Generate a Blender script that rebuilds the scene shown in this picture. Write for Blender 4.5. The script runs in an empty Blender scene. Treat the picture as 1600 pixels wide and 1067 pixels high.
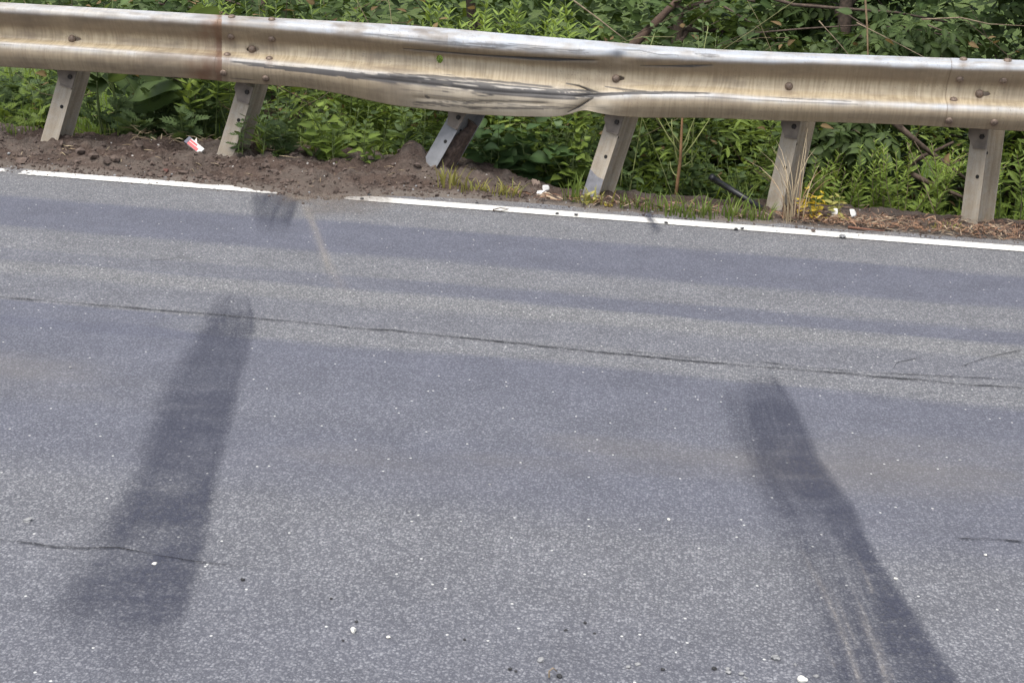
import bpy, math, random
import numpy as np
from mathutils import Vector, Matrix

# ------------------------------------------------------------------ camera, sky, sun, exposure
S = bpy.context.scene
C = S.collection
YAW, PITCH, ROLL, EYE = .1263, .3329, .0466, 1.606
FPX, CXP, CYP = 2133., 800., 533.5            # pixel units of the 1600 x 1067 photograph
_fw = np.array([-math.sin(YAW)*math.cos(PITCH), math.cos(YAW)*math.cos(PITCH), -math.sin(PITCH)])
_r0 = np.array([math.cos(YAW), math.sin(YAW), 0.])
_u0 = np.cross(_r0, _fw)
_r = _r0*math.cos(ROLL)+_u0*math.sin(ROLL)
_u = -_r0*math.sin(ROLL)+_u0*math.cos(ROLL)
_o = np.array([0, 0, EYE])
cd = bpy.data.cameras.new('camera')
cd.lens = 36*FPX/1600
cd.sensor_width = 36
cd.clip_end = 2000
cam = bpy.data.objects.new('camera', cd)
C.objects.link(cam)
cam.matrix_world = Matrix(((_r[0], _u[0], -_fw[0], 0), (_r[1], _u[1], -_fw[1], 0), (_r[2], _u[2], -_fw[2], EYE), (0, 0, 0, 1)))
S.camera = cam

SUN_EL, SUN_AZ = math.radians(70), math.radians(205)   # azimuth clockwise from +Y
w = bpy.data.worlds.new('World')
S.world = w
w.use_nodes = True
nt = w.node_tree
bg = nt.nodes['Background']
sky = nt.nodes.new('ShaderNodeTexSky')
sky.sky_type = 'NISHITA'
sky.sun_disc = False
sky.sun_elevation = SUN_EL
sky.sun_rotation = SUN_AZ
sky.dust_density = 3
sky.air_density = 1.0
hs = nt.nodes.new('ShaderNodeHueSaturation')
hs.inputs['Saturation'].default_value = .45
nt.links.new(sky.outputs[0], hs.inputs['Color'])
nt.links.new(hs.outputs[0], bg.inputs['Color'])
bg.inputs['Strength'].default_value = .11
sl = bpy.data.lights.new('sun', 'SUN')
sl.energy = 1.5
sl.angle = math.radians(40)
sl.color = (1, .96, .9)
so = bpy.data.objects.new('sun', sl)
C.objects.link(so)
so.rotation_euler = (math.pi/2-SUN_EL, 0, math.pi-SUN_AZ)
S.view_settings.view_transform = 'Standard'
S.view_settings.look = 'None'
S.view_settings.gamma = 1
S.view_settings.use_curve_mapping = False
S.view_settings.exposure = 1.16

rng = np.random.default_rng(7)
R = random.Random(11)

# ------------------------------------------------------------------ helpers
def proj(P):
    d = np.asarray(P, float)-_o
    z = d@_fw
    return CXP+FPX*(d@_r)/z, CYP-FPX*(d@_u)/z

def at(px, py, z=None, Y=None):
    d = _fw+_r*(px-CXP)/FPX+_u*(CYP-py)/FPX
    t = (z-EYE)/d[2] if z is not None else Y/d[1]
    return _o+d*t

def tab(pts):
    a = np.array(pts, float)
    return lambda x: np.interp(x, a[:, 0], a[:, 1])

def smooth_tab(pts, wid):
    f = tab(pts)
    def g(x):
        return sum(f(x+k*wid/3) for k in range(-3, 4))/7
    return g

def sstep(a, b, x):
    t = np.clip((x-a)/(b-a), 0, 1)
    return t*t*(3-2*t)

_lat = rng.random((256, 256))
def vnoise(x, y):
    x = np.asarray(x, float); y = np.asarray(y, float)
    x, y = np.broadcast_arrays(x, y)
    xi = np.floor(x).astype(int); yi = np.floor(y).astype(int)
    fx = x-xi; fy = y-yi
    fx = fx*fx*(3-2*fx); fy = fy*fy*(3-2*fy)
    a = _lat[xi % 256, yi % 256]; b = _lat[(xi+1) % 256, yi % 256]
    c = _lat[xi % 256, (yi+1) % 256]; d = _lat[(xi+1) % 256, (yi+1) % 256]
    return (a*(1-fx)+b*fx)*(1-fy)+(c*(1-fx)+d*fx)*fy

def fbm(x, y, n=4):
    s = 0; a = .5
    for k in range(n):
        s = s+a*vnoise(x*2**k+17.3*k, y*2**k+5.1*k); a *= .5
    return s/(1-.5**n)

def tag(o, label=None, cat=None, group=None, kind=None):
    if label: o['label'] = label
    if cat: o['category'] = cat
    if group: o['group'] = group
    if kind: o['kind'] = kind
    return o

def empty(name, loc, label=None, cat=None, group=None):
    o = bpy.data.objects.new(name, None)
    o.empty_display_size = .05
    C.objects.link(o)
    o.location = tuple(loc)
    return tag(o, label, cat, group)

def mesh(name, V, F, mat, smooth=True, attrs=None, cols=None):
    V = np.asarray(V, float).reshape(-1, 3)
    me = bpy.data.meshes.new(name)
    if isinstance(F, np.ndarray):
        k = F.shape[1]
        me.vertices.add(len(V)); me.vertices.foreach_set('co', V.ravel())
        me.loops.add(F.size); me.loops.foreach_set('vertex_index', F.ravel().astype(np.int32))
        me.polygons.add(len(F)); me.polygons.foreach_set('loop_start', np.arange(len(F), dtype=np.int32)*k)
        me.update(calc_edges=True)
    else:
        me.from_pydata([tuple(v) for v in V], [], F)
    me.polygons.foreach_set('use_smooth', np.full(len(me.polygons), bool(smooth)))
    for k, a in (attrs or {}).items():
        at_ = me.attributes.new(k, 'FLOAT', 'POINT'); at_.data.foreach_set('value', np.asarray(a, np.float32))
    for k, a in (cols or {}).items():
        at_ = me.attributes.new(k, 'FLOAT_COLOR', 'POINT')
        at_.data.foreach_set('color', np.asarray(a, np.float32).ravel())
    if mat: me.materials.append(mat)
    me.update()
    return me

def link(name, me, parent=None, M=None):
    o = bpy.data.objects.new(name, me)
    C.objects.link(o)
    if parent is not None: o.parent = parent
    if M is not None: o.matrix_local = M
    return o

class MB:
    def __init__(self): self.V = []; self.F = []; self.T = []
    def add(self, V, F, t=.5):
        n = len(self.V)
        self.V += [tuple(v) for v in V]
        self.F += [tuple(n+i for i in f) for f in F]
        self.T += [t]*len(V)
        return self
    def tube(self, pts, rad, n=6, t=.5, cap=True):
        pts = [Vector(p) for p in pts]
        if not hasattr(rad, '__len__'): rad = [rad]*len(pts)
        V = []; F = []
        for i, p in enumerate(pts):
            a = (pts[min(i+1, len(pts)-1)]-pts[max(i-1, 0)]).normalized()
            q = a.orthogonal().normalized() if i == 0 else (q-a*q.dot(a)).normalized()
            b = a.cross(q)
            for k in range(n):
                an = 2*math.pi*k/n
                V.append(p+(q*math.cos(an)+b*math.sin(an))*rad[i])
        for i in range(len(pts)-1):
            for k in range(n):
                F.append((i*n+k, i*n+(k+1) % n, (i+1)*n+(k+1) % n, (i+1)*n+k))
        if cap:
            F.append(tuple(range(n))[::-1]); F.append(tuple((len(pts)-1)*n+k for k in range(n)))
        return self.add(V, F, t)
    def prism(self, poly, z0, z1, M=None, t=.5):
        n = len(poly)
        V = [(x, y, z0) for x, y in poly]+[(x, y, z1) for x, y in poly]
        F = [tuple(range(n))[::-1], tuple(range(n, 2*n))]+[(i, (i+1) % n, n+(i+1) % n, n+i) for i in range(n)]
        if M is not None: V = [M@Vector(v) for v in V]
        return self.add(V, F, t)
    def box(self, a, b, M=None, t=.5):
        return self.prism([(a[0], a[1]), (b[0], a[1]), (b[0], b[1]), (a[0], b[1])], a[2], b[2], M, t)
    def mesh(self, name, mat, smooth=False):
        return mesh(name, self.V, self.F, mat, smooth, {'tint': self.T})
    def build(self, name, mat, parent=None, smooth=False, M=None):
        return link(name, self.mesh(name, mat, smooth), parent, M)

def blob(r, sx=1, sy=1, sz=1, rough=.25, seed=0, n=2):
    import bmesh
    bm = bmesh.new()
    bmesh.ops.create_icosphere(bm, subdivisions=n, radius=1)
    rr = np.random.default_rng(seed)
    dirs = rr.normal(size=(7, 3))
    V = []
    for v in bm.verts:
        p = np.array(v.co)
        d = 1+rough*sum(math.sin(2.1*p@q+k) for k, q in enumerate(dirs))/3+rr.normal()*rough*.12
        V.append((p[0]*d*r*sx, p[1]*d*r*sy, p[2]*d*r*sz))
    F = [tuple(v.index for v in f.verts) for f in bm.faces]
    bm.free()
    return V, F

# ------------------------------------------------------------------ materials
class N:
    """tiny node helper"""
    def __init__(self, name):
        self.m = bpy.data.materials.new(name); self.m.use_nodes = True
        self.t = self.m.node_tree; self.b = self.t.nodes['Principled BSDF']
    def n(self, typ, **kw):
        x = self.t.nodes.new('ShaderNode'+typ)
        for k, v in kw.items():
            if k.startswith('i_'):
                k = k[2:]; x.inputs[int(k) if k.isdigit() else k].default_value = v
            else: setattr(x, k, v)
        return x
    def l(self, a, b): self.t.links.new(a, b)
    def noise(self, co, scale, detail=4, rough=.5):
        x = self.n('TexNoise'); x.inputs['Scale'].default_value = scale
        x.inputs['Detail'].default_value = detail; x.inputs['Roughness'].default_value = rough
        self.l(co, x.inputs['Vector']); return x.outputs['Fac']
    def math(self, op, a, b=None, c=None):
        x = self.n('Math', operation=op)
        for i, v in enumerate((a, b, c)):
            if v is None: continue
            if hasattr(v, 'is_linked'): self.l(v, x.inputs[i])
            else: x.inputs[i].default_value = v
        return x.outputs[0]
    def ramp(self, fac, stops, interp='LINEAR'):
        x = self.n('ValToRGB'); x.color_ramp.interpolation = interp
        e = x.color_ramp.elements
        while len(e) < len(stops): e.new(.5)
        for i, (p, c) in enumerate(stops):
            e[i].position = p
            e[i].color = (c, c, c, 1) if not hasattr(c, '__len__') else (*c, 1)
        self.l(fac, x.inputs[0]); return x.outputs[0]
    def mix(self, fac, a, b, blend='MIX'):
        x = self.n('Mix', data_type='RGBA', blend_type=blend)
        for s, v in ((x.inputs[0], fac), (x.inputs[6], a), (x.inputs[7], b)):
            if hasattr(v, 'is_linked'): self.l(v, s)
            else: s.default_value = v if not hasattr(v, '__len__') else (*v, 1)
        return x.outputs[2]
    def attr(self, name): return self.n('Attribute', attribute_name=name)
    def bump(self, h, strength=.5, dist=.01):
        x = self.n('Bump'); x.inputs['Strength'].default_value = strength; x.inputs['Distance'].default_value = dist
        self.l(h, x.inputs['Height']); self.l(x.outputs[0], self.b.inputs['Normal'])
    def pos(self): return self.n('NewGeometry').outputs['Position']
    def obj(self): return self.n('TexCoord').outputs['Object']
    def set(self, **kw):
        for k, v in kw.items(): self.b.inputs[k.replace('_', ' ')].default_value = v
    def mapped(self, co, scale):
        x = self.n('Mapping'); x.inputs['Scale'].default_value = scale; self.l(co, x.inputs['Vector']); return x.outputs[0]

def plain(name, col, rough=.6, var=.25, scale=40, metallic=0, bump=0.0):
    k = N(name); p = k.obj()
    f = k.noise(p, scale, 5)
    c = k.mix(k.ramp(f, [(.3, 0), (.7, 1)]), tuple(x*(1-var) for x in col), tuple(min(1, x*(1+var)) for x in col))
    k.l(c, k.b.inputs['Base Color']); k.set(Roughness=rough, Metallic=metallic)
    if bump: k.bump(f, bump, .005)
    return k.m

def asphalt():
    k = N('asphalt'); p = k.pos()
    sx = k.n('SeparateXYZ'); k.l(p, sx.inputs[0])
    X, Y = sx.outputs[0], sx.outputs[1]
    wob = k.noise(k.mapped(p, (.35, 1.2, 1)), 1.6, 5, .6)
    wob2 = k.noise(k.mapped(p, (.9, 14, 1)), 1.5, 4, .6)
    Yw = k.math('ADD', Y, k.math('MULTIPLY', k.math('SUBTRACT', wob, .5), .14))
    Yw = k.math('ADD', Yw, k.math('MULTIPLY', k.math('SUBTRACT', wob2, .5), .10))
    Yn = k.math('DIVIDE', Yw, 8.0)
    # 0 = smooth bluish worn binder, 1 = pale aggregate showing
    st = [(0, .5), (2.45, .42), (2.62, .45), (2.85, .58), (3.15, .60), (3.36, .22), (3.6, .18), (3.75, .26), (3.95, .22), (4.2, .14), (4.37, .12),
          (4.43, .78), (4.6, .72), (4.66, .52), (4.85, .5), (4.93, .92), (5.05, .9), (5.09, .10), (5.22, .12), (5.27, .74), (5.52, .72), (5.60, .08), (6.05, .06), (6.13, .74), (6.55, .8), (7, .7)]
    agg = k.ramp(Yn, [(a/8, b) for a, b in st])
    # the newer strip reaches right up to the joint on the left
    left = k.math('MULTIPLY', k.ramp(k.math('DIVIDE', k.math('ADD', X, 4), 8), [(.26, 1), (.31, 0)]),
                  k.ramp(k.math('DIVIDE', Y, 8), [(4.30/8, 0), (4.42/8, 1), (4.565/8, 1), (4.585/8, 0)]))
    agg = k.math('SUBTRACT', agg, k.math('MULTIPLY', left, .62))
    # the thin worn wheel line only exists to the right
    lz = k.math('MULTIPLY', k.ramp(k.math('DIVIDE', k.math('ADD', X, 4), 8), [(.24, 1), (.42, 0)]),
                k.ramp(k.math('DIVIDE', Yw, 8), [(5.04/8, 0), (5.12/8, 1), (5.2/8, 1), (5.28/8, 0)]))
    agg = k.math('ADD', agg, k.math('MULTIPLY', lz, .35))
    v1 = k.n('TexVoronoi'); v1.inputs['Scale'].default_value = 125; k.l(p, v1.inputs['Vector'])
    v2 = k.n('TexVoronoi'); v2.inputs['Scale'].default_value = 240; k.l(p, v2.inputs['Vector'])
    s1 = k.n('SeparateColor'); k.l(v1.outputs['Color'], s1.inputs[0])
    s2 = k.n('SeparateColor'); k.l(v2.outputs['Color'], s2.inputs[0])
    stone = k.math('MULTIPLY', k.ramp(s1.outputs[0], [(.25, 0), (.95, 1)]), k.ramp(v1.outputs['Distance'], [(.35, 1), (.62, 0)]))
    fine = k.math('MULTIPLY', k.ramp(s2.outputs[1], [(.3, 0), (.95, 1)]), k.ramp(v2.outputs['Distance'], [(.3, 1), (.65, 0)]))
    sp = k.math('ADD', k.math('MULTIPLY', stone, .6), k.math('MULTIPLY', fine, .55))
    patch = k.noise(p, 4.5, 6, .62)
    lo = k.mix(agg, (.080, .084, .110), (.106, .107, .112))
    hi = k.mix(agg, (.175, .181, .218), (.40, .40, .395))
    c = k.mix(sp, lo, hi)
    # brownish dust film
    br = k.math('MULTIPLY', k.ramp(k.noise(k.mapped(p, (.5, 1.6, 1)), 1.3, 5), [(.5, 0), (.68, 1)]),
                k.ramp(Yn, [(3.3/8, 0), (3.6/8, .4), (3.95/8, .4), (4.15/8, 0)]))
    c = k.mix(br, c, (.145, .132, .118))
    sh = k.math('MULTIPLY', k.ramp(Y and k.math('DIVIDE', Y, 8), [(6.4/8, 0), (6.7/8, 1)]), k.ramp(k.noise(p, 3, 5), [(.4, 0), (.65, .6)]))
    c = k.mix(sh, c, (.16, .14, .12))
    c = k.mix(1.0, c, k.ramp(patch, [(.25, .86), (.75, 1.1)]), 'MULTIPLY')
    # rare bright chips
    v3 = k.n('TexVoronoi'); v3.inputs['Scale'].default_value = 42; k.l(p, v3.inputs['Vector'])
    v3.inputs['Scale'].default_value = 60
    s3 = k.n('SeparateColor'); k.l(v3.outputs['Color'], s3.inputs[0])
    chip = k.math('MULTIPLY', k.math('GREATER_THAN', s3.outputs[2], .992), k.math('LESS_THAN', v3.outputs['Distance'], .2))
    c = k.mix(k.math('MULTIPLY', chip, .9), c, (.55, .55, .53))
    k.l(c, k.b.inputs['Base Color'])
    k.set(Roughness=.82)
    k.b.inputs['Specular IOR Level'].default_value = .35
    h = k.math('ADD', k.math('MULTIPLY', v1.outputs['Distance'], -.8), k.math('MULTIPLY', v2.outputs['Distance'], -.5))
    k.bump(h, .55, .006)
    return k.m

def decal(name, rough=.8):
    """worn film on the road: colour and cover come from the mesh"""
    k = N(name); a = k.attr('col'); p = k.pos()
    v = k.n('TexVoronoi'); v.inputs['Scale'].default_value = 150; k.l(p, v.inputs['Vector'])
    s = k.n('SeparateColor'); k.l(v.outputs['Color'], s.inputs[0])
    g = k.ramp(s.outputs[0], [(0, 1.0), (.6, .92), (.85, .7), (1, .3)])
    al = k.math('MULTIPLY', k.attr('cover').outputs['Fac'], g)
    k.l(a.outputs['Color'], k.b.inputs['Base Color'])
    k.l(al, k.b.inputs['Alpha'])
    k.set(Roughness=rough)
    return k.m

def paint():
    k = N('road_paint'); p = k.pos()
    n = k.noise(p, 60, 5, .6)
    c = k.mix(k.ramp(n, [(.35, 0), (.6, 1)]), (.46, .44, .40), (.72, .71, .68))
    k.l(c, k.b.inputs['Base Color'])
    hole = k.noise(p, 38, 6, .7)
    al = k.math('GREATER_THAN', k.math('ADD', k.attr('cover').outputs['Fac'], k.math('MULTIPLY', k.math('SUBTRACT', hole, .5), 1.8)), .5)
    k.l(al, k.b.inputs['Alpha'])
    k.set(Roughness=.6); k.bump(n, .3, .003)
    return k.m

def soil():
    k = N('soil'); p = k.pos()
    n1 = k.noise(p, 9, 7, .65); n2 = k.noise(p, 70, 6, .7)
    c = k.mix(k.ramp(n1, [(.35, 0), (.65, 1)]), (.050, .035, .029), (.108, .078, .063))
    c = k.mix(k.ramp(n2, [(.45, 0), (.75, .8)]), c, (.145, .108, .088))
    dust = k.attr('dust').outputs['Fac']
    c = k.mix(dust, c, (.21, .185, .16))
    c = k.mix(k.attr('turf').outputs['Fac'], c, k.mix(n1, (.045, .075, .02), (.10, .15, .035)))
    v3 = k.n('TexVoronoi'); v3.inputs['Scale'].default_value = 38; k.l(p, v3.inputs['Vector'])
    s3 = k.n('SeparateColor'); k.l(v3.outputs['Color'], s3.inputs[0])
    chip = k.math('MULTIPLY', k.math('GREATER_THAN', s3.outputs[2], .95), k.math('LESS_THAN', v3.outputs['Distance'], .22))
    c = k.mix(chip, c, (.45, .43, .4))
    k.l(c, k.b.inputs['Base Color']); k.set(Roughness=.95)
    k.b.inputs['Specular IOR Level'].default_value = .15
    k.bump(k.math('ADD', n2, n1), .9, .02)
    return k.m

def leafmat(name, a, b, back=None, rough=.55, trans=.3, spec=.2, spots=None):
    k = N(name); p = k.n('TexCoord').outputs['Object']
    oi = k.n('ObjectInfo').outputs['Random']
    t = k.math('FRACT', k.math('ADD', k.attr('tint').outputs['Fac'], oi))
    n = k.noise(p, 30, 3)
    f = k.math('ADD', k.math('MULTIPLY', t, .8), k.math('MULTIPLY', n, .35))
    c = k.mix(k.ramp(f, [(.05, 0), (1, 1)]), a, b)
    if spots:
        c = k.mix(k.ramp(k.noise(p, 55, 4), [(.5, 0), (.62, 1)]), c, spots)
    rib = k.attr('rib').outputs['Fac']
    c = k.mix(k.math('MULTIPLY', rib, .35), c, tuple(min(1, x*1.9) for x in b))
    k.l(c, k.b.inputs['Base Color']); k.set(Roughness=rough)
    k.b.inputs['Specular IOR Level'].default_value = spec
    tr = k.n('BsdfTranslucent')
    k.l(k.mix(.5, c, tuple(min(1, x*1.5) for x in (b[0]*1.1, b[1], b[2]*.5))), tr.inputs[0])
    mx = k.n('MixShader'); mx.inputs[0].default_value = trans
    k.l(k.b.outputs[0], mx.inputs[1]); k.l(tr.outputs[0], mx.inputs[2])
    out = k.t.nodes['Material Output']; k.l(mx.outputs[0], out.inputs[0])
    return k.m

def railmat():
    k = N('weathered_galvanised_rail'); p = k.pos()
    c = k.attr('col').outputs['Color']
    n = k.noise(k.mapped(p, (160, 25, 25)), 1, 4, .6)
    n2 = k.noise(p, 14, 5, .6)
    c = k.mix(1.0, c, k.ramp(n, [(.25, .93), (.75, 1.05)]), 'MULTIPLY')
    c = k.mix(1.0, c, k.ramp(n2, [(.25, .9), (.75, 1.08)]), 'MULTIPLY')
    k.l(c, k.b.inputs['Base Color'])
    k.l(k.attr('metal').outputs['Fac'], k.b.inputs['Metallic'])
    k.set(Roughness=.55); k.bump(n, .12, .002)
    return k.m

def postmat():
    k = N('weathered_galvanised_post'); p = k.obj()
    n1 = k.noise(k.mapped(p, (50, 50, 2.5)), 1, 5, .6); n2 = k.noise(p, 16, 6, .65); n3 = k.noise(p, 140, 3)
    c = k.mix(k.ramp(n1, [(.3, 0), (.7, 1)]), (.28, .23, .172), (.43, .37, .285))
    c = k.mix(k.ramp(n2, [(.45, 0), (.68, .75)]), c, (.40, .372, .325))
    c = k.mix(k.ramp(n3, [(.5, 0), (.75, .35)]), c, (.14, .12, .10))
    k.l(c, k.b.inputs['Base Color']); k.set(Roughness=.6, Metallic=.15)
    k.bump(n2, .15, .004)
    return k.m

M_ASPH = asphalt(); M_DECAL = decal('rubber_film'); M_PAINT = paint(); M_SOIL = soil()
M_RAIL = railmat(); M_POST = postmat()
M_CLOD = plain('soil_clod', (.092, .067, .054), .95, .45, 30, bump=.8)
M_DARKHOLE = plain('dark_hole', (.012, .011, .01), .9, .2)
M_BOLT = plain('rusty_bolt', (.17, .125, .095), .6, .4, 90, .3, .4)
M_GALV = plain('bare_galvanised', (.23, .23, .235), .45, .15, 20, .35)
M_STEEL = plain('dark_bracket_steel', (.20, .165, .135), .55, .3, 18, .3, .2)
M_WEB = M_POST
M_BARK = plain('bark', (.085, .06, .045), .9, .4, 45, bump=.8)
M_TWIG = plain('dry_twig', (.26, .2, .135), .85, .35, 40, bump=.3)
M_STRAW = plain('dry_straw', (.34, .27, .16), .8, .35, 15)
M_STEM = plain('green_stem', (.12, .16, .05), .6, .3, 20)
M_PALESTEM = plain('pale_stem', (.25, .28, .10), .6, .3, 20)
M_ORANGE = plain('orange_brown_stem', (.28, .16, .08), .7, .35, 25, bump=.3)
M_LITTER = plain('dry_litter', (.17, .105, .07), .9, .6, 9, bump=.3)
M_WSTONE = plain('white_stone', (.68, .66, .6), .7, .12, 60, bump=.4)
M_GSTONE = plain('grey_stone', (.26, .26, .26), .8, .3, 60, bump=.5)
M_DSTONE = plain('dark_crumb', (.03, .03, .032), .85, .4, 60, bump=.6)
M_PIPE = plain('black_plastic', (.012, .012, .014), .4, .2, 30)
M_WPLASTIC = plain('white_plastic', (.6, .585, .56), .4, .08, 30)
M_RED = plain('red_print', (.5, .012, .022), .4, .1, 30)
M_BLUE = plain('navy_print', (.015, .018, .06), .4, .1, 30)

L_LANCE = leafmat('lance_leaf', (.045, .08, .014), (.165, .225, .046))
L_LIGHT = leafmat('light_leaf', (.095, .15, .026), (.225, .30, .065))
L_DARK = leafmat('dark_leaf', (.02, .04, .012), (.065, .10, .032))
L_UNDER = leafmat('undergrowth_leaf', (.02, .04, .011), (.07, .108, .03))  # green darkened in the colour to stand for shade inside the thicket
L_HEART = leafmat('heart_leaf', (.035, .07, .028), (.085, .14, .05), rough=.42)
L_FERN = leafmat('feathery_leaf', (.04, .07, .025), (.10, .145, .055), rough=.6)
L_BIG = leafmat('broad_leaf', (.05, .09, .025), (.13, .18, .06), rough=.5)
L_TREE = leafmat('tree_leaf', (.018, .036, .011), (.075, .108, .036))
L_YELLOW = leafmat('yellow_leaf', (.42, .26, .03), (.55, .42, .05), spots=(.2, .2, .04))
L_GRASS = leafmat('grass_blade', (.07, .12, .025), (.19, .245, .06), rough=.5)
L_YGRASS = leafmat('yellowing_grass', (.16, .18, .045), (.34, .31, .10), rough=.55)
L_LAWN = leafmat('bright_grass', (.11, .175, .03), (.22, .31, .055), rough=.6, trans=.4)

# ------------------------------------------------------------------ the ground
edgeB = smooth_tab([(-9, 6.66), (-4, 6.64), (-3.3, 6.655), (-3.0, 6.65), (-2.6, 6.63), (-2.28, 6.60), (-2.08, 6.55), (-1.95, 6.47), (-1.78, 6.49), (-1.66, 6.60), (-1.5, 6.70), (-1.3, 6.73),
                    (-.9, 6.79), (-.5, 6.75), (0, 6.72), (.6, 6.70), (1.6, 6.76), (9, 6.78)], .06)
def ground_z(X, Y):
    X = np.asarray(X, float); Y = np.asarray(Y, float)
    d = Y-edgeB(X)
    lf = 1-sstep(-1.25, -.75, X)                      # 1 on the freshly dug berm
    berm = .016*sstep(-.02, .06, d)+.032*sstep(.05, .34, d)+.018*np.exp(-((d-.60)/.16)**2)
    flat = .008*sstep(-.02, .06, d)-.028*sstep(.1, .5, d)
    z = berm*lf+flat*(1-lf)
    pile = .12*np.exp(-(((X+1.52)/.12)**2+((Y-7.20)/.10)**2))
    z = z+pile
    bank = np.clip(Y-(7.50*lf+7.30*(1-lf)), 0, None)
    z = z-.40*np.minimum(bank, 3.2)+.0*bank
    z = z-.04*np.clip(d*-1, 0, .5)-.004
    rise = np.clip(Y-34, 0, 400)
    z = z+np.minimum(rise*.22, 22)
    return z

def soil_rough(X, Y):
    d = Y-edgeB(X)
    lf = 1-sstep(-1.1, -.6, X)
    amp = sstep(-.1, .35, d)*(.55+.45*lf)
    n = (fbm(X*6, Y*6, 4)-.5)*.085+(fbm(X*13+4, Y*13, 3)-.5)*.05+(fbm(X*26+9, Y*26, 4)-.5)*.05
    return n*amp+(fbm(X*11, Y*11, 4)-.5)*.020*sstep(-.35, -.02, d)

def heightfield(name, xs, ys, drop=0.0):
    X, Y = np.meshgrid(xs, ys)
    Z = ground_z(X, Y)+soil_rough(X, Y)-drop
    nx, ny = len(xs), len(ys)
    i = np.arange(nx*ny).reshape(ny, nx)
    F = np.stack([i[:-1, :-1], i[:-1, 1:], i[1:, 1:], i[1:, :-1]], -1).reshape(-1, 4)
    d = Y-edgeB(X)
    dust = (1-sstep(.03, .16, d))*.9*(.4+.6*fbm(X*5, Y*9, 3))
    dust = np.maximum(dust, np.clip((fbm(X*3+3, Y*6, 4)-.52)*2.5, 0, .3))
    right = sstep(-.9, -.6, X)
    dust = np.maximum(dust, .35*right*(1-sstep(.0, .2, d)))
    turf = sstep(7.8, 9, Y)*(.7+.3*fbm(X, Y, 3))
    path = sstep(-3.5, -5, X)*sstep(17, 17.6, Y+.15*X)*sstep(22, 21, Y+.15*X); turf = turf*(1-path); dust = np.maximum(dust, path*.9)
    V = np.stack([X, Y, Z], -1).reshape(-1, 3)
    return link(name, mesh(name, V, F, M_SOIL, True, {'dust': dust.ravel(), 'turf': turf.ravel()}))

xs = np.concatenate([np.linspace(-260, -12, 30), np.linspace(-11, -4.3, 60), np.arange(-4.2, 2.2, .0085), np.linspace(2.3, 9, 60), np.linspace(10, 260, 30)])
ys = np.concatenate([np.arange(6.30, 7.75, .0095), np.linspace(7.78, 10.5, 60), np.linspace(11, 40, 40), np.linspace(45, 400, 30)])
tag(heightfield('verge_ground', xs, ys), kind='structure')
# ground on the near side and far under the road
gm = MB(); gm.box((-260, -260, -.6), (260, 6.28, -.12))
tag(gm.build('subgrade', M_SOIL), kind='structure')

# road: one sheet, its far edge slightly ragged
ex = np.concatenate([[-260], np.arange(-8, 8, .05), [260]])
ey = 6.76+.045*(fbm(ex*1.7, ex*0+3, 3)-.5)*2
V = []; F = []
for i, (x, y) in enumerate(zip(ex, ey)):
    V += [(x, -60, 0), (x, y, 0), (x, y+.015, -.05)]
    if i: F += [(3*i-3, 3*i, 3*i+1, 3*i-2), (3*i-2, 3*i+1, 3*i+2, 3*i-1)]
tag(link('road', mesh('road', V, F, M_ASPH, False)), kind='structure')

# white edge line, painted 4 mm above the asphalt
lx = np.concatenate([np.linspace(-60, -4.2, 100), np.arange(-4.2, 2.2, .012), np.linspace(2.25, 60, 100)])
lv = np.linspace(-.064, .064, 13)
X, Vv = np.meshgrid(lx, lv)
cov = 1.25*(1-np.clip((np.abs(Vv)-.044)/.02, 0, 1)*1.0)
pxl, _ = proj(np.stack([lx, lx*0+6.58, lx*0], -1))
wear = tab([(-400, .9), (0, .5), (12, .25), (28, .15), (36, .5), (100, .62), (200, .74), (380, .68), (395, .5), (440, .6), (470, .15), (535, .1), (552, .75), (590, .92), (780, 1.0), (2000, 1.0)])(pxl)
cov = cov*wear[None, :]*1.0
cov[np.abs(Vv) > .062] = -1
i = np.arange(X.size).reshape(X.shape)
F = np.stack([i[:-1, :-1], i[:-1, 1:], i[1:, 1:], i[1:, :-1]], -1).reshape(-1, 4)
me = mesh('edge_line', np.stack([X, 6.583+Vv, X*0+.004], -1).reshape(-1, 3), F, M_PAINT, False, {'cover': cov.ravel()})
tag(link('edge_line', me), kind='structure')

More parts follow.
